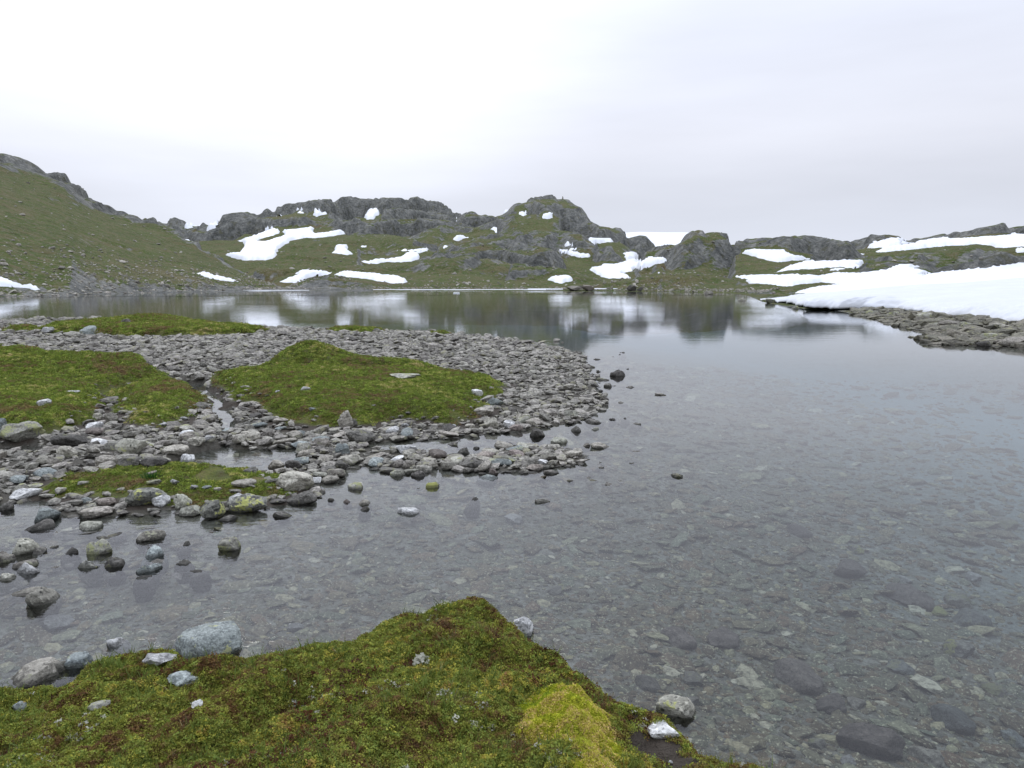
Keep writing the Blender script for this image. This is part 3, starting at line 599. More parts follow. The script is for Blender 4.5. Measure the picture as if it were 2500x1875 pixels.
def blur(a, n):
    for _ in range(n):
        b = a.copy(); b[1:-1, 1:-1] = (a[1:-1, 1:-1] * 2 + a[:-2, 1:-1] + a[2:, 1:-1] + a[1:-1, :-2] + a[1:-1, 2:]) / 6; a = b
    return a
ix0 = (FA > -FOV) & (FA < FOV)
nj1 = fbm(FX / 7, FY / 7, 3, 201) * (300 / FD); nj2 = fbm(FX / 6, FY / 6, 3, 203)
for pas in range(2):
    PX, PY = to_px(FX, FY, FZ); te_ = (FZ - CH) / FD; HID = (np.maximum.accumulate(te_, 0) - te_) * F
    px_j = PX + 3.0 * nj1 + 2.0 * fbm(PX / 9, PY / 5, 2, 207); py_j = PY + 1.0 * nj2 + .9 * fbm(PX / 7, PY / 4, 2, 209)
    vis = HID < (16 if pas == 0 else 8); patch_sd = []; inside_sd = np.full(FX.shape, -99.)
    for zn, pts, lab in SNOWP:
        P = [dz(zn, u, v) for u, v in pts]; a = np.array(P); lo = a.min(0) - 9; hi = a.max(0) + 9
        sel = ix0 & vis & (PX > lo[0]) & (PX < hi[0]) & (PY > lo[1]) & (PY < hi[1]) & (FZ > .02)
        sd = np.full(FX.shape, -99.); sd[sel] = sd_poly(px_j[sel], py_j[sel], P); patch_sd.append(sd); inside_sd = np.maximum(inside_sd, sd)
    m = blur(np.clip((inside_sd + 8) / 3, 0, 1), 4 if pas == 0 else 2); FZ = FZ * (1 - m) + np.maximum(blur(FZ, 200 if pas == 0 else 14), FZ - .004 * FD) * m
def largest(Q, nvert):
    lab = np.arange(nvert)
    for _ in range(4000):
        mn = lab[Q].min(1); new = lab.copy(); np.minimum.at(new, Q.ravel(), np.repeat(mn, 4)); new = new[new]
        if (new == lab).all(): break
        lab = new
    fl = lab[Q[:, 0]]; u, c = np.unique(fl, return_counts=True); return Q[fl == u[c.argmax()]]
dzr = np.gradient(FZ, axis=0) / np.gradient(FD, axis=0); dza = np.gradient(FZ, axis=1) / (np.gradient(FA, axis=1) * FD)
slope = np.clip(np.hypot(dzr, dza) / 1.3, 0, 1)
me = mesh_np('hills', np.stack([FX, FY, FZ], -1).reshape(-1, 3), grid_quads(*FX.shape))
fattr(me, 'rock', FROCK); fattr(me, 'slope', slope)
shd = np.interp(FA, SH_A, SH_D); sh_r = .45 * ss(22, 2, FD - shd) * (FA < -.18) + .12 * ss(10, 1, FD - shd) + .22 * ss(2, 0, FZ) * (FA > .3)
fattr(me, 'shorerock', sh_r)
tag(link('hills', me, M_HILL), kind='structure')
# snow patches
for (zn, pts, lab), sd in zip(SNOWP, patch_sd):
    keep = sd > -4.5
    if not keep.any(): continue
    off = np.clip(sd / 2.2, -1.2, 1.2) * FD * .0036
    q = keep[:-1, :-1] & keep[:-1, 1:] & keep[1:, 1:] & keep[1:, :-1]
    Q = grid_quads(*FX.shape, mask=q)
    if len(Q) == 0: continue
    u, inv = np.unique(Q, return_inverse=True); Q = largest(inv.reshape(Q.shape), len(u)); Q = u[Q]; u, inv = np.unique(Q, return_inverse=True)
    V = np.stack([FX, FY, FZ + off], -1).reshape(-1, 3)[u]
    c = V.mean(0); c[2] = V[:, 2].min()
    me = mesh_np('snow_patch', V - c, inv.reshape(Q.shape)); o = link('snow_patch', me, M_SNOW); o.location = c.tolist()
    tag(o, lab, 'snow patch', 'snow patches left on the hills', 'thing')

# distant pale ice plateau seen in the skyline gap
pl = [(1300, 520), (1345, 503), (1380, 501), (1440, 502), (1480, 502), (1520, 503), (1560, 512), (1590, 545)]
n = 60; xs = np.linspace(1300, 1590, n); ys = np.interp(xs, [p[0] for p in pl], [p[1] for p in pl]); V = []
for x_, y_ in zip(xs, ys):
    a_, t_ = azte(x_, y_)
    for dd, k in ((1150, .25), (1300, .6), (1450, 1.), (1700, .9), (2000, .3)): V.append((dd * math.sin(a_), dd * math.cos(a_), CH + t_ * 1450 * k))
me = mesh_np('ice', V, grid_quads(n, 5)); tag(link('distant_snowfield', me, M_SNOW), 'distant white plateau glacier showing in the skyline gap between the two rock domes', 'glacier', None, 'thing')

# ------------------------------------------------------------------ water
wr = np.array([.5, 3, 8, 20, 50, 100, 200, 340]); wa = np.linspace(-math.pi, math.pi, 49)
V = [(0, 0, 0)]; 
for r_ in wr:
    for a_ in wa[:-1]: V.append((r_ * math.sin(a_), r_ * math.cos(a_), 0))
nb = 48; top = [(0, 1 + i, 1 + (i + 1) % nb) for i in range(nb)]; quads = []
for k in range(len(wr) - 1):
    for i in range(nb): quads.append((1 + k * nb + i, 1 + (k + 1) * nb + i, 1 + (k + 1) * nb + (i + 1) % nb, 1 + k * nb + (i + 1) % nb))
base = 1 + (len(wr) - 1) * nb; nv = len(V)
for i in range(nb): x_, y_, _ = V[base + i]; V.append((x_, y_, -8.))
V.append((0, 0, -8.))
for i in range(nb):
    j = (i + 1) % nb; quads.append((base + i, nv + i, nv + j, base + j)); top.append((nv + nb, nv + j, nv + i))
me = bpy.data.meshes.new('water'); me.from_pydata(V, [], top + quads); me.update()
import bmesh
bm = bmesh.new(); bm.from_mesh(me); bmesh.ops.recalc_face_normals(bm, faces=bm.faces); bm.to_mesh(me); bm.free()
tag(link('lake_water', me, M_WATER), kind='structure')

# ------------------------------------------------------------------ thick snow bank on the right shore
E = SEDGE; seg = np.r_[0, np.cumsum(np.hypot(*np.diff(E, axis=0).T))]; ns = 420
# finer where near
s_ = np.interp(np.linspace(0, 1, ns), np.linspace(0, 1, len(seg)), seg); ex = np.interp(s_, seg, E[:, 0]); ey = np.interp(s_, seg, E[:, 1])
es = np.array([-1.6, -1.2, -.8, -.4, -.15]); ett = np.concatenate([[0, .03, .08, .15, .25, .36, .5, .65, .8, 1., 1.2, 1.45, 1.7, 2.0, 2.4, 2.8, 3.3, 4, 5, 6, 7.5], np.linspace(9, 90, 42)])
S_, T_ = np.meshgrid(s_, ett, indexing='ij'); EX = ex[:, None] + 0 * T_; EY = ey[:, None] + 0 * T_
dirx, diry = .93, .37
bite = .9 * noise(S_ / 5., S_ * 0, 301) + .35 * noise(S_ / 1.6, S_ * 0, 302)
thick = (.62 + .28 * noise(S_ / 9., S_ * 0, 304)) * ss(0, 14, S_) + .12
scal = (.15 * np.maximum(0, noise(S_ * 1.3, T_ * 1.6, 305)) + .07 * noise(S_ * 3, T_ * 3, 306)) * ss(5, 1.2, T_)
lip = np.sqrt(np.clip(1 - (1 - np.clip(T_ / 1.9, 0, 1)) ** 2, 0, 1))
bot = .20 + .12 * noise(S_ / 3.5, S_ * 0, 309)
zz = bot + (thick) * lip + .052 * np.clip(T_ - 1.5, 0, 62) * (1 - .5 * ss(62, 90, T_)) + .16 * fbm(S_ / 11, T_ / 11, 2, 310) * ss(1, 8, T_) - scal
fade = ss(90, 66, T_); zz = zz * 1.0
bx_ = EX + dirx * (T_ + bite * ss(6, 0, T_)) - .25 * lip * 0; by_ = EY + diry * T_
top = np.stack([bx_, by_, zz], -1)
und = []
for k, (tt, zo) in enumerate([(3.0, -.3), (1.6, .03), (.9, .02), (.45, .015), (.15, .0)]):
    und.append(np.stack([ex + dirx * (tt + bite[:, 0]), ey + diry * tt, bot[:, 0] + zo + .05 * noise(s_ * 1.1, s_ * 0 + k * .3, 320)], -1))
und = np.stack(und, 1); allv = np.concatenate([und, top], 1)
me = mesh_np('bank', allv.reshape(-1, 3), grid_quads(ns, allv.shape[1]))
tag(link('snow_bank', me, M_SNOWN), 'thick white snow bank with undercut edge along the right shore', 'snow bank', None, 'thing')

# ------------------------------------------------------------------ ice left on the far shore
def strip_ice(x0, x1, y, thick, label, wid=1.5):
    n = 40; V = []
    for i, px in enumerate(np.linspace(x0, x1, n)):
        a_, t_ = azte(px, y); d = CH / -t_; w = wid * (math.sin(math.pi * (i + .3) / (n - .4)) ** .4) * (1 + .3 * float(noise(np.array(i * .5), np.array(2.), 5)))
        for dd, zz_ in ((-w, -.05), (-w, thick * .8), (-w * .5, thick), (w, thick * 1.1), (w, -.05)): V.append(((d + dd) * math.sin(a_), (d + dd) * math.cos(a_), zz_))
    me = mesh_np('ice_strip', V, grid_quads(n, 5), False); return tag(link('ice_strip', me, M_SNOW), label, 'ice strip', None, 'thing')
strip_ice(806, 1180, 627.2, .22, 'long thin white ice strip floating along the middle of the far shore')
strip_ice(525, 668, 628.3, .16, 'short thin ice strip at the foot of the green slope corner')
strip_ice(1140, 1216, 627.0, .35, 'thicker end of shore ice beside the low shore rocks')
strip_ice(1284, 1350, 627.6, .5, 'low snow wedge at the water just left of two dark shore rocks', 2.)
strip_ice(1390, 1424, 628.2, .28, 'short snow strip at the water right of the two dark shore rocks')
strip_ice(979, 993, 633.5, .12, 'small loose ice floe drifting alone before the far shore', .6)

# ------------------------------------------------------------------ stones
import bmesh as _b
def proto_stone(sub, seed, cuts=9, nz_=.10):
    bm = _b.new(); _b.ops.create_icosphere(bm, subdivisions=sub, radius=1); r = np.random.default_rng(seed)
    V = np.array([v.co[:] for v in bm.verts])
    for _ in range(cuts):
        n = r.normal(size=3); n /= np.linalg.norm(n); d = r.uniform(.48, .84); s = V @ n; k = s > d
        V[k] -= np.outer(s[k] - d, n) * .93
    V[:, 2] = np.where(V[:, 2] > .62, .62 + (V[:, 2] - .62) * .5, V[:, 2])
    a, b, c = r.uniform(-9, 9, 3)
    nn = noise(V[:, 0] * 1.7 + a, V[:, 1] * 1.7 + V[:, 2] * 1.1 + b, seed) + .5 * noise(V[:, 0] * 4 + c, V[:, 2] * 4 + V[:, 1] * 3, seed + 1)
    V *= (1 + nz_ * nn)[:, None]
    lo, hi = V.min(0), V.max(0); V = (V - (lo + hi) / 2) / ((hi - lo) / 2)
    Fq = np.array([[v.index for v in f.verts] for f in bm.faces]); bm.free(); return V, Fq
def proto_mesh(sub, seed, **k):
    V, Fq = proto_stone(sub, seed, **k); me = mesh_np('stone', V, Fq, True)
    me.materials.append(STONE['g'])
    try: me.set_sharp_from_angle(angle=R(32))
    except Exception: pass
    return me
HERO = [proto_mesh(4, 500 + i, cuts=7 + i % 6, nz_=.14) for i in range(14)]
MIDS = [proto_mesh(2, 600 + i) for i in range(12)]
USED = []   # (x, y, radius)
# zone, u centre, v bottom, width, height, look, label
T = """Z6 140 98 235 112 l|broad pale boulder with a peaked right side under the lower edge of the left turf
Z6 425 104 215 80 d|low dark mottled boulder right of the broad pale peaked boulder
Z6 405 170 112 82 g|smooth upright brownish cobble below the low dark mottled boulder
Z6 720 120 170 60 l|flat tilted pale slab leaning on the black-spotted long boulder
Z6 800 150 190 112 s|long pale boulder with a row of black spots above the cobble bed
Z6 640 222 125 85 g|rounded grey boulder just below the long black-spotted boulder
Z6 1050 158 165 56 g|low grey slab at the upper bank of the still pool
Z6 1125 190 90 50 w|white-topped stone at the tip of the still pool
Z6 935 217 170 60 d|low brown boulder touching the tip of the still pool
Z6 790 217 150 70 d|dark brown blocky stone between two grey boulders left of the pool
Z6 1180 104 105 50 g|round grey cobble in dark mud just above the pool
Z6 1120 45 90 46 w|bright white stone with dark stains at the turf edge
Z6 1500 62 125 62 g|rounded speckled boulder in the dry channel below the green islet
Z6 1262 75 75 42 g|squat grey stone at the lower tip of the small turf lobe
Z6 1820 142 100 72 l|round greenish lichen boulder at the pool's blunt end
Z6 1930 107 105 62 g|pale humped boulder behind the round greenish one
Z6 2055 150 90 75 b|blocky green-grey stone with a flat upright face
Z6 2100 212 140 66 g|large smooth oval boulder in the middle of the stone dam
Z6 2045 245 95 62 d|dark pointed stone leaning into the open water below the dam
Z6 1660 235 100 65 g|pale speckled boulder rising from the pool's lower rim
Z6 1765 232 110 55 d|very dark stone right beside the pale speckled pool-rim boulder
Z6 1770 372 235 132 g|biggest rugged grey boulder, at the end of the lower moss strip
Z6 1898 325 66 46 w|brick-shaped pale stone propped on the biggest rugged boulder
Z6 1980 320 112 54 g|wedge-shaped grey boulder past the brick-shaped stone
Z6 1812 442 200 74 d|long dark boulder at the water below the biggest rugged boulder
Z6 1485 500 240 120 y|wide boulder thick with yellow-green lichen at the water's edge
Z6 1280 532 155 115 y|dark cube-like boulder with bright yellow lichen spots in the water
Z6 1100 475 105 98 s|upright pitted boulder standing alone on the moss edge
Z6 885 462 235 122 y|large pale boulder with a yellow lichen crest on the lower moss strip
Z6 970 465 108 78 w|split grey-white stone leaning on the yellow-crested boulder
Z6 1465 350 150 50 g|flat lichen-grey slab half sunk in the lower moss
Z6 1168 360 56 32 w|small bright white quartz stone on the lower moss
Z6 1242 357 58 20 b|small flat greenish stone next to the white quartz
Z6 1305 372 50 25 g|small round grey stone right of the flat greenish one
Z6 1050 330 55 34 w|small pale triangular stone in the middle of the lower moss
Z6 925 332 88 32 l|oval lichen stone just above the yellow-crested boulder
Z6 910 272 60 24 r|small brownish stone above the bright green tuft
Z6 520 437 60 38 b|pale blue-green egg-shaped stone at the moss strip's lower edge
Z6 635 457 115 48 r|dark red-brown stone with a white edge below the egg-shaped stone
Z6 585 530 200 72 g|long slanted grey stone in the shallows below the red-brown one
Z6 285 545 150 88 b|blue-grey boulder with a white vein standing in shallow water
Z6 232 602 185 56 d|long dark flat stone lying before the white-veined boulder
Z6 160 412 178 50 w|large flat pale slab on the bank near the picture's left border
Z6 185 357 130 22 l|thin flat stone stacked above the large pale slab
Z6 40 482 82 60 d|dark rounded stone on the bank at the left border
Z6 160 742 162 104 s|pitted spotted boulder standing in the stream near the left border
Z6 20 790 80 68 g|grey boulder cut by the left border, in the stream
Z6 605 742 148 95 l|stubby white-topped brown boulder in midstream
Z6 905 662 185 66 g|long thin layered stone awash in the stream
Z6 922 765 145 72 b|dark green layered stone awash below the long thin one
Z6 548 830 112 56 y|small rounded stone with a yellow-green top in the stream
Z6 185 852 75 70 w|pale upright stone at the end of a low stone row in the stream
Z6 60 900 120 50 l|low yellowish stone in the stream at the left border
Z6 905 850 138 66 b|green-grey oval stone just under the surface near the stream edge
Z6 862 897 88 22 d|thin dark stone barely breaking the surface
Z6 700 812 66 56 d|small dark jagged stone left of the green-grey oval one
Z6 420 745 90 36 d|low dark stone between the pitted and the white-topped boulder
Z6 265 1037 122 108 s|lone tooth-shaped brown and white boulder in the open stream
Z6 1380 722 122 86 l|lone slanted lichen stone in the calm water off the point
Z6 1104 692 36 20 d|tiny dark stone upstream of the slanted lichen stone
Z6 1106 802 40 24 d|tiny dark stone below the other tiny one, left of open water
Z6 1200 850 86 16 d|thin sliver of rock awash below the slanted lichen stone
Z5 590 917 92 40 l|squat lichen stone with thin ledges standing in the water below the dam
Z5 1010 910 80 36 y|lone smooth yellow-green oval stone in open water
Z5 463 980 46 18 d|small black stone left of the pair of dark-footed stones
Z5 548 990 40 18 r|small tawny stone awash beside the pair of dark-footed stones
Z5 640 1002 78 30 g|grey oval stone with a dark foot in open water
Z5 640 1030 38 20 d|small black stone touching the grey oval dark-footed one
Z5 1222 976 28 12 d|tiny lone dark stone far out from the stone dam
Z5 820 846 86 40 l|dark-based greenish stone at the dam's lower rim
Z5 932 850 80 38 d|two-lobed dark stone at the dam's lower rim
Z5 880 802 74 46 g|round grey stone in the low saddle of the dam
Z5 866 726 118 54 w|pale layered boulder with a flat slab top on the dam
Z5 912 768 90 42 g|smooth grey boulder right below the slab-topped one
Z5 815 802 74 46 g|blocky grey stone left of the round grey one
Z5 690 762 120 34 g|long low grey stone along the top of the dam
Z5 512 822 82 60 d|dark pointed boulder with its foot in the bay
Z5 1175 727 74 38 d|diamond-shaped dark stone alone in the side channel
Z5 1215 802 130 44 d|long tilted dark slab lying on the outer stones
Z5 1010 803 52 50 g|small upright grey stone where the dam narrows
Z5 1090 815 76 48 g|knobbly stone left of the long tilted slab
Z5 1430 778 115 42 l|long lichen-pale boulder topping the outer end of the dam
Z5 1605 785 60 30 w|bright cream stone at the outer end of the dam
Z5 1338 840 46 40 r|small reddish block at the dam's lower rim
Z5 1500 832 55 24 g|low pale stone at the outer lower rim of the dam
Z5 1422 687 40 22 d|small dark round stone in the side channel
Z5 1245 700 42 16 d|small flat stone awash in the side channel
Z5 1780 607 60 34 d|dark oval stone in the water off the spit's tip
Z5 1575 632 86 48 d|dark angular stone where the side channel opens to the lake
Z5 1328 587 84 60 g|round pale-topped boulder below the turf island's blunt end
Z5 1285 520 118 50 g|long leaning grey stone at the turf island's blunt end
Z5 1355 472 95 54 b|angular blue-grey boulder just off the turf island's tip
Z5 1250 412 62 38 w|pale tilted stone lying on the turf near its tip
Z5 862 320 168 20 l|long flat slab at the back edge of the turf island
Z5 325 391 55 28 w|domed grey stone on the middle of the turf island
Z5 175 396 30 14 w|little pale stone on the turf beside the domed grey one
Z5 362 496 44 16 b|small flat bluish stone on the turf's lower half
Z5 540 588 84 92 g|tall leaning grey stone at the turf island's lower edge
Z5 585 582 38 38 d|small dark stone at the foot of the tall leaning one
Z5 622 672 165 84 d|big near-black boulder between turf island and bay
Z5 862 582 44 22 w|small white stone at the turf island's muddy rim
Z5 1113 584 50 18 w|small pale blue-white flat stone at the turf's muddy rim
Z5 1462 602 76 38 r|reddish-brown boulder at the inner end of the side channel
Z5 1210 588 55 26 g|grey stone right of the pale blue-white flat one
Z5 2008 308 86 40 d|lone pyramid-shaped stone in the lake off the spit
Z5 2052 270 32 6 d|tiny flat stone behind the pyramid-shaped one
Z5 1885 364 45 22 d|dark stone at the spit's outer rim below the pyramid-shaped one
Z5 1926 330 84 14 d|long flat stone awash between spit and pyramid-shaped stone
Z5 1955 364 44 20 d|dark lump in the water right of the spit's rim
Z5 1912 394 36 16 d|small dark lump below two dark lumps off the spit
Z5 2036 180 32 6 d|tiny dark stone farthest out beyond the spit's tip
Z5 1902 218 50 8 d|flat dark sliver off the upper end of the spit
Z5 1882 597 50 18 l|pale low stone near the dark oval one off the spit
Z5 2048 538 46 9 d|flat dark sliver far out beside the spit
Z5 1980 544 46 12 d|flat dark stone next to the far-out sliver
Z5 1880 560 110 28 d|long dark two-humped stone in the water beside the spit
Z5 1840 686 50 20 g|small grey stone off the outer end of the dam
Z5 1690 668 100 38 l|pale greenish stone standing in the mouth of the side channel
Z5 1160 632 50 10 d|thin dark stone at the channel's upper rim
Z4 600 218 112 68 b|big pale blue-grey boulder on the far turf strip
Z4 325 206 80 36 w|low pale stone at the near end of the far turf strip
Z4 850 137 60 32 d|dark round stone on the far water's edge behind the turf strip
Z4 728 680 136 46 g|flat grey slab in the gap between the two left turf lobes
Z4 682 716 72 34 r|reddish pale stone below the flat slab in the gap
Z4 755 816 86 82 g|tall leaning boulder at the gap between the left turf lobes
Z4 662 785 62 46 g|round stone above the wide white-edged one in the gap
Z4 640 852 112 56 w|wide white-edged stone at the foot of the gap
Z4 300 694 92 48 w|pale rock sunk in the brown and green left turf
Z4 490 606 92 18 w|thin pale slab lying in the upper left turf
Z4 15 862 62 82 b|blue-grey rock at the left border of the turf
Z4 1010 862 86 32 l|low oval stone on the lower rim of the small turf lobe
Z4 1100 829 56 22 w|small pale stone on the small turf lobe
Z4 1685 926 146 58 g|wide rough boulder in the dry channel left of the turf island
Z4 1812 906 80 44 g|round grey stone at the turf island's lower left
Z4 1895 858 82 22 b|thin blue-green slab pointing to the turf island
Z4 1618 782 118 44 g|grey rock where the little stream bends
Z4 1725 777 90 40 d|dark flat rock beside the turf island's left flank
Z4 1415 944 84 48 w|pale wedge stone between the dry channel and the turf lobe
Z4 1400 880 100 40 g|flat grey stone at the edge of the small turf lobe by the channel
Z4 1420 1062 0 0 g|x
Z4 1310 590 36 18 d|tiny dark stone in the little stream above its bend
Z4 1240 790 50 22 w|small pale stone on the right rim of the small turf lobe
Z7 1128 352 372 200 f|large pale green-grey speckled boulder behind the moss bank
Z7 640 285 130 42 w|pale rock tip showing behind the small moss hump
Z7 430 395 95 88 b|smooth grey boulder at the water beside the small moss hump
Z7 312 425 100 66 s|dark and white mottled rock at the water by the moss bank
Z7 210 486 300 56 g|long flat grey rock at the water's edge by the moss bank
Z7 175 432 92 28 l|thin pale stone lying on the long flat grey rock
Z7 862 412 185 68 w|white-grey rock half sunk in the moss hump
Z7 1008 512 196 82 b|smooth grey slab sunk in the moss bank
Z7 1065 628 60 72 w|small upright white stone in the moss
Z7 112 655 76 66 b|blue-grey stone in the moss at the left border
Z7 538 640 120 44 l|oval stone with pale green lichen in the moss
Z7 182 555 50 28 w|small white stone in dark moss near the left border
Z8 830 222 100 106 w|pale rounded rock poking out at the moss bank's far tip
Z8 1655 668 232 130 s|grey-white block with a black underside at the bank's edge
Z8 1592 786 190 46 w|flat white stone on the bare brown soil
Z8 1630 920 30 22 w|small white pebble on the bare brown soil
Z3 1290 785 90 30 l|pale olive rock under the snow bank's dark overhang
Z3 1425 795 80 34 l|rounded olive rock at the end of the dark overhang
Z3 1062 755 36 28 d|small pyramid-shaped dark rock against the snow edge
Z3 840 748 46 20 l|small greenish rock under the thin tip of the snow bank
Z3 690 712 60 26 l|greenish boulder in the water before the snow tip
Z3 520 700 50 20 g|pale boulder on the shore short of the snow tip
Z3 318 660 55 22 g|pale grey boulder on the grassy far shore
Z3 1725 893 30 14 d|small dark stone in the water near the right gravel
Z3 1710 912 24 12 d|smaller dark stone just before the other by the right gravel
Z3 1970 972 84 34 d|dark rounded rock at the outer rim of the right gravel
Z3 2130 970 190 46 g|large flat layered rock at the right border in the water
Z3 1700 945 100 26 l|low olive rock at the outer tip of the right gravel
Z3 1830 930 120 36 l|knobbly olive rock on the right gravel
Z3 2010 935 110 40 l|wide low rock in the middle of the right gravel
Z3 1900 888 40 16 w|small pale stone on the right gravel
Z3 1685 855 70 26 l|rough rock at the snow edge above the right gravel
Z3 1600 822 130 50 l|rugged rock heap block at the snow bank's foot
Z3 1760 860 120 44 g|broad grey-brown rock along the snow bank's foot
Z3 1880 862 100 34 l|long brown rock between snow edge and right gravel
Z3 2080 880 140 44 g|broad low rock at the snow foot near the right border
ZC 850 798 100 62 d|larger of two dark humped rocks standing at the far waterline
ZC 940 800 70 48 d|smaller of two dark humped rocks standing at the far waterline
ZC 380 795 130 60 r|rusty brown rock on the far shore right of the ice strip
ZC 250 795 200 55 g|broad grey rock hump on the far shore at the end of the ice strip
ZC 1680 830 100 34 g|pale flat boulder at the far waterline under the knobbed hill"""
def pick_mesh(seq, key): return seq[(hash_(key)) % len(seq)]
def hash_(s): return sum((i + 3) * ord(c) for i, c in enumerate(s)) * 7919 >> 3
def place_stone(px, pyb, w, h, look, label, meshes, name='stone', cat='stone', group=None, seat=None, bury=.24):
    x, y = hit(px, pyb); z = max(gz(x, y), 0)
    d = math.hypot(x, y) * math.cos(math.atan((px - 1106) / F)) + 1e-6
    bury = .42 if y < 5.2 and y > 0 else bury; dep = CH / max(d, 1); W = w / F * d; Hm = h / F * d; Dp = W * .72
    Hz = max(Hm - dep * Dp * .45, Hm * .45, .25 * W if h > 15 else .12 * W)
    y2 = y + Dp * .42; x2 = x * (y2 / y)
    zg = gz(x2, y2); 
    if seat is not None: zg = seat
    zb = max(zg, -.5)
    if zb < 0:   # stands in water: foot on the bed, visible part Hz
        tot = Hz + (-zb) + .02; zc = Hz - tot / 2
        if tot > 1.3 * W: W = tot / 1.3; Dp = W * .8
    else: tot = Hz / (1 - bury); zc = zb + Hz - tot / 2
    me = meshes[hash_(label + str(px)) % len(meshes)]
    o = bpy.data.objects.new(name, me); COL.objects.link(o)
    o.location = (x2, y2, zc); o.scale = (W / 2 * 1.02, Dp / 2, tot / 2)
    rr = random.Random(label + str(px)); o.rotation_euler = (rr.uniform(-.12, .12), rr.uniform(-.14, .14), rr.choice([0, math.pi]) + rr.uniform(-.3, .3) - math.atan2(x, y) * 1)
    o.material_slots[0].link = 'OBJECT'; o.material_slots[0].material = STONE[look]
    tag(o, label, cat, group); USED.append((x2, y2, max(W, Dp) * .45)); return o
GRP = {'Z5': 'single stones and boulders of the gravel spit and its shallows', 'Z7': 'stones set in the mossy near bank', 'Z8': 'stones set in the mossy near bank', 'Z3': 'rocks along the right shore', 'ZC': 'rocks at the far waterline'}
for ln in T.splitlines():
    a, lab = ln.split('|'); zn, u, v, w, h, lk = a.split(); u, v, w, h = map(float, (u, v, w, h))
    if w == 0: continue
    s = ZONES[zn][2]; px, py = dz(zn, u, v)
    nm = 'boulder' if 'boulder' in lab else ('rock' if 'rock' in lab else ('pebble' if 'pebble' in lab else ('slab' if 'slab' in lab.split(' ')[:6] else 'stone')))
    place_stone(px, py, w * s, h * s, lk, lab, HERO, nm, nm, GRP.get(zn, GRP['Z5']))

# submerged stones one can pick out
BEDH = """W 855 1312 212 130 r|large reddish block on the lake bed
W 500 1112 155 100 r|square brownish stone on the lake bed off the moss bank
W 300 1105 170 80 r|wide dull stone on the lake bed left of the square brownish one
W 365 1282 100 74 l|yellowish block on the lake bed above the grey-white block
W 1592 1136 138 40 y|pale yellow leaf-shaped stone on the lake bed
W 1120 662 66 38 y|small pale yellow stone glowing among green pebbles under water
W 1122 1377 80 50 g|grey rounded stone on the lake bed right of the reddish block
W 1360 912 165 66 r|broad rusty stone under water above the leaf-shaped one
W 1502 955 70 38 y|ochre stone on the lake bed right of the broad rusty one
W 1768 490 68 32 l|pale stone under water near the right border
W 1812 550 92 28 l|long pale stone under water below another pale one at the border
W 1662 792 62 36 w|whitish triangular stone under water
W 1350 795 48 24 w|small whitish stone under water left of the triangular one
W 1600 905 110 34 l|long greenish-pale stone under water above the leaf-shaped one
W 1650 1010 150 50 b|wide green stone on the lake bed above the leaf-shaped one
W 1320 1215 110 40 b|blue-grey stone on the lake bed between rusty and grey ones
W 1450 1640 130 70 g|rounded grey stone on the lake bed at the bottom border
W 1080 1640 70 40 w|whitish stone on the lake bed at the bottom border
W 940 1560 90 36 l|tan stone on the lake bed below the grey rounded one
W 1180 1610 300 100 r|very large brown slab on the lake bed near the bottom border
W 1760 1320 90 44 l|banded pale stone on the lake bed at right
W 150 1300 130 60 g|oval stone on the lake bed by the grey-white block
W 330 1390 150 56 g|low grey stone on the lake bed behind the grey-white block
W 860 590 110 40 r|faint reddish stone far out under the water
W 1090 770 140 44 r|faint tawny stone under water right of the middle
W 1570 1480 170 80 b|big green-grey stone on the lake bed at lower right
W 1850 1560 90 90 b|greenish stone on the lake bed in the lower right corner
W 1000 1400 140 60 r|brown stone on the lake bed below the reddish block
D 1110 1130 44 14 w|pale flat stone under shallow water off the stone dam
D 640 1362 40 14 w|small pale stone under water behind the big speckled boulder
D 120 1360 60 24 w|faint pale stone under the stream at left
D 1200 1283 38 20 s|white-flecked stone just breaking the surface in mid bay"""
for ln in BEDH.splitlines():
    a, lab = ln.split('|'); zn, u, v, w, h, lk = a.split(); u, v, w, h = map(float, (u, v, w, h))
    s = ZONES[zn][2]; px, py = dz(zn, u, v - h * .5); x, y = at(px, py, -.3)
    for _ in range(5): x, y = at(px, py, gz(x, y) + .02)
    d = math.hypot(x, y); W = w * s / F * d * 1.0; dep = CH / d; Dp = min(h * s / F * d / max(dep, .15), W * 1.3); z = gz(x, y)
    o = bpy.data.objects.new('submerged_stone', HERO[hash_(lab) % 14]); COL.objects.link(o); Hh = min(.3 * W, .10)
    o.location = (x, y, z + Hh * .25); o.scale = (W / 2, Dp / 2, Hh); o.rotation_euler = (0, 0, random.uniform(-.4, .4))
    o.material_slots[0].link = 'OBJECT'; o.material_slots[0].material = STONE[lk]
    tag(o, lab, 'stone', 'stones lying under the water'); USED.append((x, y, W * .4))

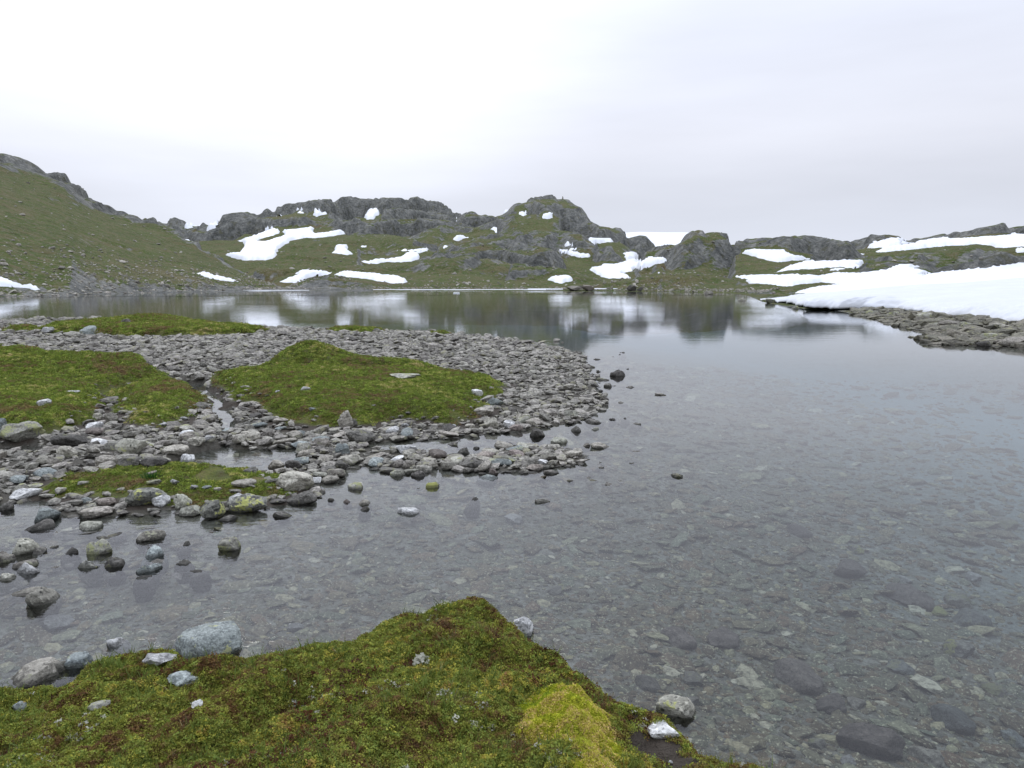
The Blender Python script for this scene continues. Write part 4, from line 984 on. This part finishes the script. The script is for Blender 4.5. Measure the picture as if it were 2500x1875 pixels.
# scattered cobbles
UA = np.array(USED)
def scatter_pts(n, px0, px1, py0, py1, zref=0., fz=None):
    px = rng.uniform(px0, px1, n); py = rng.uniform(py0, py1, n); return px, py
def world_pts(n, rmin, rmax, power=1.0, amax=R(36)):
    a = rng.uniform(-amax, amax, n); r = rmin * (rmax / rmin) ** (rng.random(n) ** power); return r * np.sin(a), r * np.cos(a)
def dedupe(x, y, rad, f=.55):
    """drop stones whose centre lies deep inside an earlier one"""
    cell = {}; keep = []
    for i in range(len(x)):
        cs = .35; k = (int(x[i] // cs), int(y[i] // cs)); ok = True
        for dx in (-1, 0, 1):
            for dy in (-1, 0, 1):
                for j in cell.get((k[0] + dx, k[1] + dy), ()):
                    q = (x[i] - x[j]) ** 2 + (y[i] - y[j]) ** 2
                    if q < (f * (rad[i] + rad[j])) ** 2: ok = False; break
                if not ok: break
            if not ok: break
        if ok: cell.setdefault(k, []).append(i); keep.append(i)
    return np.array(keep)
def away(x, y, rad, f=.8):
    ok = np.ones(len(x), bool)
    for ux, uy, ur in USED: ok &= (x - ux) ** 2 + (y - uy) ** 2 > (f * (ur + rad)) ** 2
    return ok
def merged(name, x, y, z, sx, sy, sz, protos, mat, label, cat, parent=None):
    VV = []; FF = []; off = 0; idx = rng.integers(0, len(protos), len(x)); rot = rng.uniform(0, 2 * math.pi, len(x)); tl = rng.normal(0, .16, (len(x), 2))
    for k, (V, Fq) in enumerate(protos):
        s = np.where(idx == k)[0]
        if len(s) == 0: continue
        P = V[None] * np.stack([sx[s], sy[s], sz[s]], -1)[:, None, :]
        c, n_ = np.cos(rot[s])[:, None], np.sin(rot[s])[:, None]
        Px = P[..., 0] * c - P[..., 1] * n_; Py = P[..., 0] * n_ + P[..., 1] * c; Pz = P[..., 2] + Px * tl[s, :1] + Py * tl[s, 1:]
        P = np.stack([Px + x[s, None], Py + y[s, None], Pz + z[s, None]], -1)
        FF.append((Fq[None] + (np.arange(len(s)) * len(V))[:, None, None] + off).reshape(-1, 3)); VV.append(P.reshape(-1, 3)); off += len(s) * len(V)
    me = mesh_np(name, np.concatenate(VV), np.concatenate(FF), False)
    o = link(name, me, mat, parent); return tag(o, label, cat, None, 'stuff')
PS1 = [proto_stone(1, 700 + i, cuts=7) for i in range(14)]
PS2 = [proto_stone(2, 730 + i, cuts=9) for i in range(10)]
def ico0():
    V, Fq = proto_stone(1, 1, cuts=0, nz_=0); return None
def low(seed):
    bm = _b.new(); _b.ops.create_icosphere(bm, subdivisions=1, radius=1); r = np.random.default_rng(seed)
    V = np.array([v.co[:] for v in bm.verts]); Fq = np.array([[v.index for v in f.verts] for f in bm.faces]); bm.free()
    V *= (1 + r.uniform(-.25, .2, len(V)))[:, None]; return V, Fq
def lowest(seed):   # 12-corner chip of 20 faces
    r = np.random.default_rng(seed); g = (1 + 5 ** .5) / 2
    V = np.array([(-1, g, 0), (1, g, 0), (-1, -g, 0), (1, -g, 0), (0, -1, g), (0, 1, g), (0, -1, -g), (0, 1, -g), (g, 0, -1), (g, 0, 1), (-g, 0, -1), (-g, 0, 1)], float) / 1.9
    Fq = np.array([(0, 11, 5), (0, 5, 1), (0, 1, 7), (0, 7, 10), (0, 10, 11), (1, 5, 9), (5, 11, 4), (11, 10, 2), (10, 7, 6), (7, 1, 8), (3, 9, 4), (3, 4, 2), (3, 2, 6), (3, 6, 8), (3, 8, 9), (4, 9, 5), (2, 4, 11), (6, 2, 10), (8, 6, 7), (9, 8, 1)])
    return V * (1 + r.uniform(-.3, .25, 12))[:, None], Fq
PS0 = [lowest(800 + i) for i in range(16)]

def bar_fields(x, y):
    z, sb, gm, sm, sr = near_z(x, y, True); return z, sb, gm, sm, sr
# candidates over the whole gravel bar
xa, ya = world_pts(125000, 5.7, 47, .80)
za, sb_, gm_, sm_, sr_ = bar_fields(xa, ya); ra = np.hypot(xa, ya)
rad = np.clip(rng.lognormal(math.log(.038), .52, len(xa)), .016, .125) * np.interp(ra, [8, 14, 24, 47], [1.0, 1.0, 1.4, 2.7])
edge = ss(-.9, .05, sb_ + .5 * fbm(xa * .8, ya * .8, 2, 77)) * (ra > 7.4)
thin = ss(.05, .45, fbm(xa * .9, ya * 1.4, 3, 78)) * .75 * (ra < 17); thin = np.maximum(thin, .8 * ss(-.55, -.1, gm_) * (ra < 16)); edge = edge * (1 - thin)
ok = (rng.random(len(xa)) < edge) & (za > -.16) & (gm_ < .03 - rad * .3)
ok &= ~((za < -.02) & (rng.random(len(xa)) < .985))
lefts = (xa < -1.9) & (ra < 7.8) & (sb_ < 0) & (za < -.02) & (rng.random(len(xa)) < .045 * ss(-1.8, -3.6, xa)); za = np.where(lefts, np.maximum(za, -.035), za); ok |= lefts
stray = (sb_ < 0) & (sb_ > -1.3) & (rng.random(len(xa)) < .016) & (xa > -1.2); za = np.where(stray, np.maximum(za, -.03), za); ok |= stray
inturf = (gm_ >= .03 - rad * .3) & (gm_ < .3) & (rng.random(len(xa)) < .05) & (ra < 16); ok |= inturf
for P in POOLS[:3]:
    for e_ in (0, .12, .26): ok &= sd_poly(xa * (1 + e_ / ra), ya * (1 + e_ / ra), P) < rad * .3 + .01
ok &= away(xa, ya, rad, .75)
xa, ya, za, rad, ra, gma = xa[ok], ya[ok], za[ok], rad[ok], ra[ok], gm_[ok]
o_ = np.argsort(-rad); xa, ya, za, rad, ra, gma = [q[o_] for q in (xa, ya, za, rad, ra, gma)]
k = dedupe(xa, ya, rad, .62); xa, ya, za, rad, ra, gma = [q[k] for q in (xa, ya, za, rad, ra, gma)]
sx = rad * rng.uniform(.9, 1.35, len(xa)); sy = rad * rng.uniform(.65, 1.0, len(xa)); sz = rad * rng.uniform(.26, .60, len(xa))
zc = np.maximum(za, -.10) + sz * rng.uniform(.3, .75, len(xa))
app = rad / ra
order = np.argsort(-app); NIND = max(0, 300 - sum(1 for o in bpy.data.objects if o.type == 'MESH' and o.get('category') in ('stone', 'boulder', 'rock', 'slab')))
ind = order[:NIND]; rest = np.ones(len(xa), bool); rest[ind] = False
lk = ['g', 'g', 'l', 'd', 'l', 'g', 'w', 'r', 'g', 'b']
COB = []
for i in ind:
    o = bpy.data.objects.new('cobble', MIDS[i % 12]); COL.objects.link(o); kx = lk[i % 10]
    o.location = (xa[i], ya[i], zc[i]); o.scale = (sx[i], sy[i], sz[i]); o.rotation_euler = (random.uniform(-.2, .2), random.uniform(-.2, .2), random.uniform(0, 6.3))
    o.material_slots[0].link = 'OBJECT'; o.material_slots[0].material = STONE[kx]
    px, _ = to_px(xa[i], ya[i], 0)
    reg = 'loose near the lower moss strip' if px < 640 else 'on the stone dam or spit rim'
    nm = {'g': 'grey', 'd': 'dark', 'l': 'lichen-spotted', 'b': 'bluish', 'w': 'pale', 'r': 'brownish'}[kx]
    COB.append((o, nm, sx[i]))
import re
anch = [(o.location.x, o.location.y, re.split(r' (?:on|at|below|beside|in|under|above|leaning|lying|behind|with|standing|right|left|of|off|near|next|just|touching|resting|poking|awash|between|past|rising|from|against|short|the|half|for|thick|a|alone|sunk|out|stacked|upstream|barely|propped|pointing|where|cut|farthest|topping)(?= )', o['label'])[0])
        for o in bpy.data.objects if o.get('group') == GRP['Z5'] and 'label' in o]
taken = set()
for o, nm, w_ in COB:
    ox, oy = o.location.x, o.location.y; done = False
    for hx_, hy_, al in sorted(anch, key=lambda q: (q[0] - ox) ** 2 + (q[1] - oy) ** 2)[:14]:
        dx, dy = ox - hx_, oy - hy_; side = ('right of' if dx > 0 else 'left of') if abs(dx) > abs(dy) else ('behind' if dy > 0 else 'in front of')
        for szw in (['larger'] if w_ > .16 else ['small'] if w_ < .12 else ['middling']):
            t_ = f'{szw} {nm} cobble {side} the {al}'
            if t_ not in taken and 4 <= len(t_.split()) <= 16 and len(al.split()) >= 2: taken.add(t_); done = True; break
        if done: break
    tag(o, t_, 'cobble', 'loose cobbles round the pool and along the stone dam')
for lo_, hi_, P, nm, lab in ((0, 15, PS1, 'cobbles', 'loose small cobbles covering the banks round the pool and turf'), (15, 60, PS0, 'gravel_cobbles', 'dense bed of grey cobbles forming the long gravel spit')):
    s = rest & (ra >= lo_) & (ra < hi_); print('cobbles', lo_, s.sum())
    merged(nm, xa[s], ya[s], zc[s], sx[s], sy[s], sz[s], P, M_GRAVEL, lab, 'gravel')
# right beach rubble
ax = rng.uniform(.42, .66, 9000); rr_ = rng.uniform(24, 75, 9000); x = rr_ * np.sin(ax); y = rr_ * np.cos(ax)
z, sb2, gm2, sm2, s2 = near_z(x, y, True)
exy = np.interp(-y, -SEDGE[:, 1], SEDGE[:, 0]); ok = (s2 > -.5) & (x < exy + 1.2); x, y, z, s2 = x[ok], y[ok], z[ok], s2[ok]
rad = np.clip(rng.lognormal(math.log(.13), .6, len(x)), .06, .5); k = dedupe(x, y, rad, .42); x, y, z, rad = x[k], y[k], z[k], rad[k]
merged('beach_rubble', x, y, z + rad * .12, rad * 1.3, rad, rad * .6, PS1, M_BEACH, 'olive-grey rubble of the low beach in front of the snow bank', 'gravel')
# far shore and hill boulders
ax = rng.uniform(-.62, .34, 9000); sh = np.interp(ax, SH_A, SH_D); dd = sh + np.abs(rng.normal(0, 9, 9000)) * np.where(ax < -.2, 2.2, 1) - .5; x = dd * np.sin(ax); y = dd * np.cos(ax); z = total_z(x, y)
ok = z > -.4; k = rng.random(9000) < np.where(ax < -.25, .6, .22); ok &= k; x, y, z = x[ok], y[ok], z[ok]; rad = np.clip(rng.lognormal(math.log(.15), .5, len(x)), .07, .6)
merged('shore_boulders', x, y, z + rad * .2, rad * 1.2, rad, rad * .7, PS0, STONE['g'], 'scattered grey stones along the far shore and slope foot', 'gravel')
ax = rng.uniform(-.66, .66, 7000); dd = rng.uniform(140, 420, 7000); x = dd * np.sin(ax); y = dd * np.cos(ax); z = total_z(x, y); keep = (z > 1) & (rng.random(7000) < np.where(ax < -.25, .22, .6))
snow_here = np.zeros(7000, bool)
cpx, cpy = to_px(x, y, z)
for zn, pts, lab in SNOWP:
    P = [dz(zn, u, v) for u, v in pts]; a = np.array(P); s = (cpx > a[:, 0].min() - 6) & (cpx < a[:, 0].max() + 6)
    snow_here[s] |= sd_poly(cpx[s], cpy[s], P) > -5
keep &= ~snow_here; x, y, z, dd = x[keep], y[keep], z[keep], dd[keep]; rad = np.clip(rng.lognormal(math.log(.22), .5, len(x)), .1, .9)
merged('hill_stones', x, y, z + rad * .2, rad * 1.3, rad, rad * .6, PS0, STONE['g'], 'loose grey stones strewn over the grassy hillsides', 'gravel')
# lake bed stones
xa, ya = world_pts(88000, 1.9, 24, 1.0, R(50)); ra = np.hypot(xa, ya); z, sb3, gm3, sm3, sr3 = near_z(xa, ya, True)
ok = (z < -.05) & (z > -2.2) & (sm3 < -.05) & (rng.random(len(xa)) < 1 - .93 * ss(-.38, -.95, z + .1 * fbm(xa * .6, ya * .6, 2, 88))); rad = np.clip(rng.lognormal(math.log(.0135), .62, len(xa)), .006, .075) * np.interp(ra, [3, 6, 24], [1, 1.35, 3.2])
ok &= away(xa, ya, rad, .8); xa, ya, z, rad, ra = xa[ok], ya[ok], z[ok], rad[ok], ra[ok]; o_ = np.argsort(-rad); xa, ya, z, rad = [q[o_] for q in (xa, ya, z, rad)]
k = dedupe(xa, ya, rad, .55)[:33000]; xa, ya, z, rad = xa[k], ya[k], z[k], rad[k]; print('bed', len(xa))
big_ = rad > .07
for s, P, nm, lab in ((big_, PS1, 'lake_bed_stones', 'submerged larger stones lying over the lake bed'), (~big_, PS0, 'lake_bed_gravel', 'submerged gravel on the lake bed')):
    merged(nm, xa[s], ya[s], np.minimum(z[s] + rad[s] * .1, -.02 - rad[s] * .35), rad[s] * 1.25, rad[s] * .85, rad[s] * .32, P, M_BEDS, lab, 'gravel')

# cairn on the summit: a small stack of stones
cx_, cz_ = 1216, 436
a_, t_ = azte(1216, 436); dcn = 655.
j = np.argmin(np.abs(azs - a_)); col_ = te_[:, j]; i_ = np.argmax(np.where(rad_f < 900, (FZ[:, j] - CH) / FD[:, j], -1)); bx, by, bz = FX[i_, j], FY[i_, j], FZ[i_, j]
root = bpy.data.objects.new('cairn', None); COL.objects.link(root); root.location = (bx, by, bz - .3); tag(root, 'tiny stone cairn standing on the top of the highest peak', 'cairn')
for q, (s, hz) in enumerate(((1.4, .4), (1.1, 1.0), (.9, 1.5), (.6, 2.0), (.4, 2.4))):
    o = bpy.data.objects.new('cairn_stone', MIDS[q]); COL.objects.link(o); o.parent = root; o.location = (.1 * q % .3, 0, hz); o.scale = (s * .6, s * .5, .4)

# ------------------------------------------------------------------ plants (instanced tufts)
def blades(n, hgt, wid, spread, lean, seed, segs=2, droop=.3):
    r = random.Random(seed); V = []; Fc = []
    for i in range(n):
        a = r.uniform(0, 6.28); d = r.uniform(0, spread) ; bx, by = math.cos(a) * d, math.sin(a) * d; h = hgt * r.uniform(.55, 1.1); l = lean * r.uniform(.2, 1.2) * h; b = a + r.uniform(-.8, .8)
        wx, wy = -math.sin(b + r.uniform(-.9, .9)) * wid / 2, math.cos(b) * wid / 2; k0 = len(V)
        for s in range(segs + 1):
            t = s / segs; w = (1 - t ** 1.6) + .04; cx = bx + math.cos(b) * l * t ** 1.7; cy = by + math.sin(b) * l * t ** 1.7; cz = h * (t - droop * t * t * .5) - .004
            V += [(cx - wx * w, cy - wy * w, cz), (cx + wx * w, cy + wy * w, cz)]
        for s in range(segs): q = k0 + 2 * s; Fc.append((q, q + 1, q + 3, q + 2))
    return V, Fc
def sprigs(n, size, hgt, spread, seed):    # tiny leaflets turned every way, a moss or heather head
    r = random.Random(seed); V = []; Fc = []
    for i in range(n):
        a = r.uniform(0, 6.28); d = spread * math.sqrt(r.random()); cx, cy = math.cos(a) * d, math.sin(a) * d; cz = hgt * (1 - (d / spread) ** 2 * .6) * r.uniform(.35, 1.)
        u = Vector((r.gauss(0, 1), r.gauss(0, 1), r.gauss(.5, .8))).normalized(); v = u.orthogonal().normalized(); s = size * r.uniform(.6, 1.3); k0 = len(V); c = Vector((cx, cy, cz))
        for p in (c - u * s * .5, c + v * s * .32, c + u * s * .6, c - v * s * .32): V.append(p[:])
        Fc.append((k0, k0 + 1, k0 + 2, k0 + 3))
    return V, Fc
def pcol(name, items, mat):
    c = bpy.data.collections.new(name)
    for i, (V, Fc) in enumerate(items):
        me = bpy.data.meshes.new(name); me.from_pydata(V, [], Fc); me.materials.append(mat); c.objects.link(bpy.data.objects.new(f'{name}_{chr(97 + i)}', me))
    return c
def instance_on(name, P, rot, scl, idx, coll, label, cat, parent=None, kind='stuff'):
    me = bpy.data.meshes.new(name); P = np.asarray(P, np.float32); me.vertices.add(len(P)); me.vertices.foreach_set('co', P.ravel())
    a = me.attributes.new('rot', 'FLOAT_VECTOR', 'POINT'); a.data.foreach_set('vector', np.asarray(rot, np.float32).ravel())
    fattr(me, 'scl', scl); a = me.attributes.new('idx', 'INT', 'POINT'); a.data.foreach_set('value', np.asarray(idx, np.int32))
    o = link(name, me, None, parent); ng = bpy.data.node_groups.new(name + '_nodes', 'GeometryNodeTree')
    ng.interface.new_socket('Geometry', in_out='INPUT', socket_type='NodeSocketGeometry'); ng.interface.new_socket('Geometry', in_out='OUTPUT', socket_type='NodeSocketGeometry')
    N = ng.nodes; gi = N.new('NodeGroupInput'); go = N.new('NodeGroupOutput'); ip = N.new('GeometryNodeInstanceOnPoints'); ci = N.new('GeometryNodeCollectionInfo')
    ci.inputs['Collection'].default_value = coll; ci.inputs['Separate Children'].default_value = True; ci.inputs['Reset Children'].default_value = True
    def na(nm, ty):
        n = N.new('GeometryNodeInputNamedAttribute'); n.data_type = ty; n.inputs['Name'].default_value = nm; return [s for s in n.outputs if s.name == 'Attribute' and s.enabled][0]
    Lk = ng.links; Lk.new(gi.outputs[0], ip.inputs['Points']); Lk.new(ci.outputs[0], ip.inputs['Instance']); ip.inputs['Pick Instance'].default_value = True
    Lk.new(na('idx', 'INT'), ip.inputs['Instance Index']); Lk.new(na('rot', 'FLOAT_VECTOR'), ip.inputs['Rotation']); Lk.new(na('scl', 'FLOAT'), ip.inputs['Scale']); Lk.new(ip.outputs[0], go.inputs[0])
    md = o.modifiers.new('scatter', 'NODES'); md.node_group = ng
    return tag(o, label if not parent else None, cat if not parent else None, None, kind)
def rots(n, tilt=.25): return np.stack([rng.normal(0, tilt, n), rng.normal(0, tilt, n), rng.uniform(0, 6.28, n)], -1)

MOSS = mat_plant('moss', [(.35, (.11, .06, .030)), (.41, (.19, .10, .038)), (.45, (.165, .15, .034)), (.50, (.24, .25, .038)), (.55, (.145, .20, .040)), (.61, (.36, .33, .052)), (.67, (.22, .12, .045))], .40, 2.0, sc2=11)
TURF = mat_plant('turf', [(.36, (.22, .14, .075)), (.42, (.25, .19, .075)), (.46, (.145, .175, .032)), (.51, (.135, .195, .030)), (.56, (.21, .265, .042)), (.61, (.29, .295, .070)), (.67, (.42, .34, .16))], .34, .75, sc2=5)
GRS = mat_plant('grass_blade', [(.35, (.22, .18, .08)), (.45, (.085, .12, .02)), (.6, (.11, .15, .03)), (.7, (.30, .26, .13))], .3, 2.)
HEATH = mat_plant('heather', [(.35, (.05, .02, .012)), (.5, (.10, .04, .018)), (.7, (.085, .065, .02))], .4, 3.)
LICH = mat_plant('pale_lichen', [(.3, (.40, .40, .33)), (.7, (.52, .51, .42))], .25, 3.)
YEL = mat_plant('yellow_moss', [(.36, (.22, .29, .018)), (.45, (.37, .40, .026)), (.51, (.46, .43, .050)), (.55, (.58, .41, .18)), (.59, (.44, .42, .05)), (.66, (.30, .34, .03))], .25, 3.4, sc2=9)
# mound moss
def on_mound(n, extra=None):
    a = rng.uniform(-R(39), R(36), n); r = np.sqrt(rng.uniform(1.9 ** 2, 5.6 ** 2, n)); x = r * np.sin(a); y = r * np.cos(a)
    z, sb4, gm4, sm4, sr4 = near_z(x, y, True); ok = sm4 > .0; return x[ok], y[ok], z[ok], sm4[ok]
bxs, bys = at(1440, 1600, .3)
def soil(x, y): return np.exp(-(((x - bxs) / .17) ** 2 + ((y - bys) / .24) ** 2) * 1.2 + .9 * fbm(x * 9, y * 9, 2, 55))
CU = np.array(plan([(1118, 1470), (1150, 1438), (1215, 1434), (1270, 1450), (1320, 1495), (1345, 1540), (1350, 1590), (1320, 1600), (1345, 1640), (1365, 1700), (1240, 1700), (1240, 1640), (1200, 1598), (1165, 1580), (1120, 1540)], z=.455))
hx = np.array([(o.location.x, o.location.y, max(o.scale.x, o.scale.y)) for o in bpy.data.objects if o.get('category') in ('stone', 'boulder', 'rock', 'slab', 'pebble') and o.location.y < 5.2])
def clear_st(x, y, f=.80):
    ok = np.ones(len(x), bool)
    for a, b, c in hx: ok &= (x - a) ** 2 + (y - b) ** 2 > (c * f) ** 2
    return ok
c_moss = pcol('moss_tuft', [sprigs(30, .0072, .014, .020, i) for i in range(6)], MOSS)
x, y, z, s = on_mound(190000); ok = (rng.random(len(x)) > soil(x, y) * 1.3) & clear_st(x, y, .50) & (sd_poly(x, y, CU) + .06 * noise(x * 14, y * 14, 4) < .03); x, y, z, s = x[ok], y[ok], z[ok], s[ok]; print('moss', len(x))
instance_on('moss_carpet', np.stack([x, y, z + .002], -1), rots(len(x), .35), rng.uniform(.7, 1.35, len(x)), rng.integers(0, 6, len(x)), c_moss, 'thick carpet of olive, green and rusty moss on the near bank', 'moss')
c_gr = pcol('bank_blade', [blades(6, .055, .0028, .012, .6, i) for i in range(5)], GRS)
x, y, z, s = on_mound(16000); ok = (noise(x * 2.2, y * 2.2, 61) + rng.normal(0, .2, len(x)) > .12) & (soil(x, y) < .3) & clear_st(x, y, .9); x, y, z = x[ok], y[ok], z[ok]
instance_on('bank_grass', np.stack([x, y, z], -1), rots(len(x), .25), rng.uniform(.5, 1.9, len(x)), rng.integers(0, 5, len(x)), c_gr, 'thin short grass blades growing through the moss on the near bank', 'grass')
c_he = pcol('heather_sprig', [sprigs(26, .009, .035, .020, 50 + i) for i in range(4)], HEATH)
x, y, z, s = on_mound(26000); ok = (noise(x * 1.9 + 7, y * 1.9, 63) + rng.normal(0, .12, len(x)) > .38) & (soil(x, y) < .5) & clear_st(x, y, .9) & (sd_poly(x, y, CU) < 0); x, y, z = x[ok], y[ok], z[ok]
instance_on('heather', np.stack([x, y, z], -1), rots(len(x), .3), rng.uniform(.6, 1.3, len(x)), rng.integers(0, 4, len(x)), c_he, 'low rusty red dwarf shrub growth in patches through the near moss', 'heather')
c_li = pcol('lichen_tuft', [sprigs(20, .010, .012, .016, 80 + i) for i in range(4)], LICH)
x, y, z, s = on_mound(9000); ok = (noise(x * 3.1 + 3, y * 3.1, 65) + rng.normal(0, .1, len(x)) > .40) & clear_st(x, y, 1.); x, y, z = x[ok], y[ok], z[ok]
instance_on('lichen', np.stack([x, y, z + .008], -1), rots(len(x), .3), rng.uniform(.5, 1.3, len(x)), rng.integers(0, 4, len(x)), c_li, 'small pale lichen flecks dotted over the near moss', 'lichen')
# yellow cushion: a domed body with its own heads
lo, hi = CU.min(0) - .05, CU.max(0) + .05; gx, gy = np.meshgrid(np.linspace(lo[0], hi[0], 90), np.linspace(lo[1], hi[1], 90)); sd = sd_poly(gx + .03 * noise(gx * 7, gy * 7, 3), gy + .03 * noise(gx * 7, gy * 7, 4), CU)
gzv = near_z(gx.ravel(), gy.ravel()).reshape(gx.shape)
def cush_z(gx, gy, sd, g): return g + .032 * ss(-.02, .14, sd) + .010 * ss(0, .3, sd) + (.020 * noise(gx * 12, gy * 12, 8) + .022 * noise(gx * 6, gy * 6, 9)) * ss(0, .08, sd) - .03 * ss(.0, -.04, sd)
cz = cush_z(gx, gy, sd, gzv); keep = sd > -.05; q = keep[:-1, :-1] & keep[:-1, 1:] & keep[1:, 1:] & keep[1:, :-1]; Q = grid_quads(90, 90, mask=q); u, inv = np.unique(Q, return_inverse=True)
V = np.stack([gx, gy, cz], -1).reshape(-1, 3)[u]; c0 = V.mean(0); c0[2] = V[:, 2].min()
cu = link('moss_cushion', mesh_np('moss_cushion', V - c0, inv.reshape(Q.shape)), YEL); cu.location = c0.tolist()
tag(cu, 'bright yellow-green and tan moss cushion bulging from the near bank', 'moss cushion', None, 'thing')
c_ye = pcol('cushion_head', [sprigs(30, .0075, .020, .016, 90 + i) for i in range(5)], YEL)
x = rng.uniform(lo[0], hi[0], 34000); y = rng.uniform(lo[1], hi[1], 34000); s = sd_poly(x, y, CU); ok = s > -.01; ok = ok[ok] & (rng.random(ok.sum()) < ss(-.02, .05, s[ok] + .05 * noise(x[ok] * 14, y[ok] * 14, 4))); kk_ = np.where(s > -.01)[0][ok]; x, y, s = x[kk_], y[kk_], s[kk_]
z = cush_z(x, y, s, near_z(x, y))
instance_on('moss_heads', np.stack([x, y, z - .004], -1) - c0, rots(len(x), .3), rng.uniform(.7, 1.2, len(x)), rng.integers(0, 5, len(x)), c_ye, None, None, parent=cu)
# tattered lichen clump in its dark red hollow
px, py = dz('Z8', 285, 400); x0, y0 = hit(px, py); z0 = gz(x0, y0)
V, Fc = sprigs(90, .022, .06, .045, 5); me = bpy.data.meshes.new('clump'); me.from_pydata([(a, b, c + .01) for a, b, c in V], [], Fc); o = link('lichen_clump', me, LICH); o.location = (x0, y0, z0)
tag(o, 'tattered grey-white lichen clump in a dark red hollow of the near moss', 'lichen clump')
V, Fc = sprigs(240, .016, .035, .10, 6); me = bpy.data.meshes.new('ring'); me.from_pydata(V, [], Fc); o = link('dwarf_shrub', me, HEATH); o.location = (x0, y0, z0); tag(o, 'dark red dwarf shrub ringing the tattered lichen clump', 'dwarf shrub')
# little green tuft on the lower moss strip
px, py = dz('Z6', 908, 300); x0, y0 = at(px, py, .1); z0 = gz(x0, y0); V, Fc = blades(70, .12, .008, .09, .5, 9, 3); me = bpy.data.meshes.new('tuft'); me.from_pydata(V, [], Fc); o = link('grass_tuft', me, mat_plant('bright_grass', [(.3, (.03, .12, .02)), (.7, (.06, .17, .03))])); o.location = (x0, y0, z0 - .01)
tag(o, 'single bright green grass tuft on the lower moss strip', 'grass tuft')

# turf islands
c_tf = pcol('turf_tuft', [sprigs(16, .020, .030, .040, 120 + i) for i in range(5)] + [blades(8, .07, .006, .03, .5, 130 + i, 2) for i in range(2)], TURF)
x, y = world_pts(460000, 7.3, 42, .8, R(36)); z, sb5, gm5, sm5, sr5 = near_z(x, y, True); rr_ = np.hypot(x, y); ok = rng.random(len(x)) < ss(-.05, .22, gm5 + .16 * fbm(x * 2.6, y * 2.6, 3, 301))
low_ = np.array([(o.location.x, o.location.y, max(o.scale.x, o.scale.y)) for o in bpy.data.objects if o.get('category') in ('stone', 'boulder', 'rock', 'slab', 'cobble') and 5.2 < o.location.y < 30])
x, y, z, rr_, g5 = x[ok], y[ok], z[ok], rr_[ok], gm5[ok]
for a, b, c in low_:
    k = (x - a) ** 2 + (y - b) ** 2 > (c * .8) ** 2; x, y, z, rr_, g5 = x[k], y[k], z[k], rr_[k], g5[k]
strip = sd_poly(x, y, GRASS[4][0]) > 0; k = ~(strip & (fbm(x * 2, y * 2, 2, 99) < -.4)); x, y, z, rr_ = x[k], y[k], z[k], rr_[k]
print('turf', len(x)); n = len(x); idx = np.where(rng.random(n) < .10, rng.integers(5, 7, n), rng.integers(0, 5, n))
instance_on('turf', np.stack([x, y, z - .002], -1), rots(n, .25), rng.uniform(.6, 1.2, n) * np.interp(rr_, [9, 16, 40], [.75, 1.2, 3.]), idx, c_tf, 'short green and tan turf covering the islands on the gravel spit', 'grass')
print('objects', len(bpy.data.objects), 'verts', sum(len(m.vertices) for m in bpy.data.meshes))
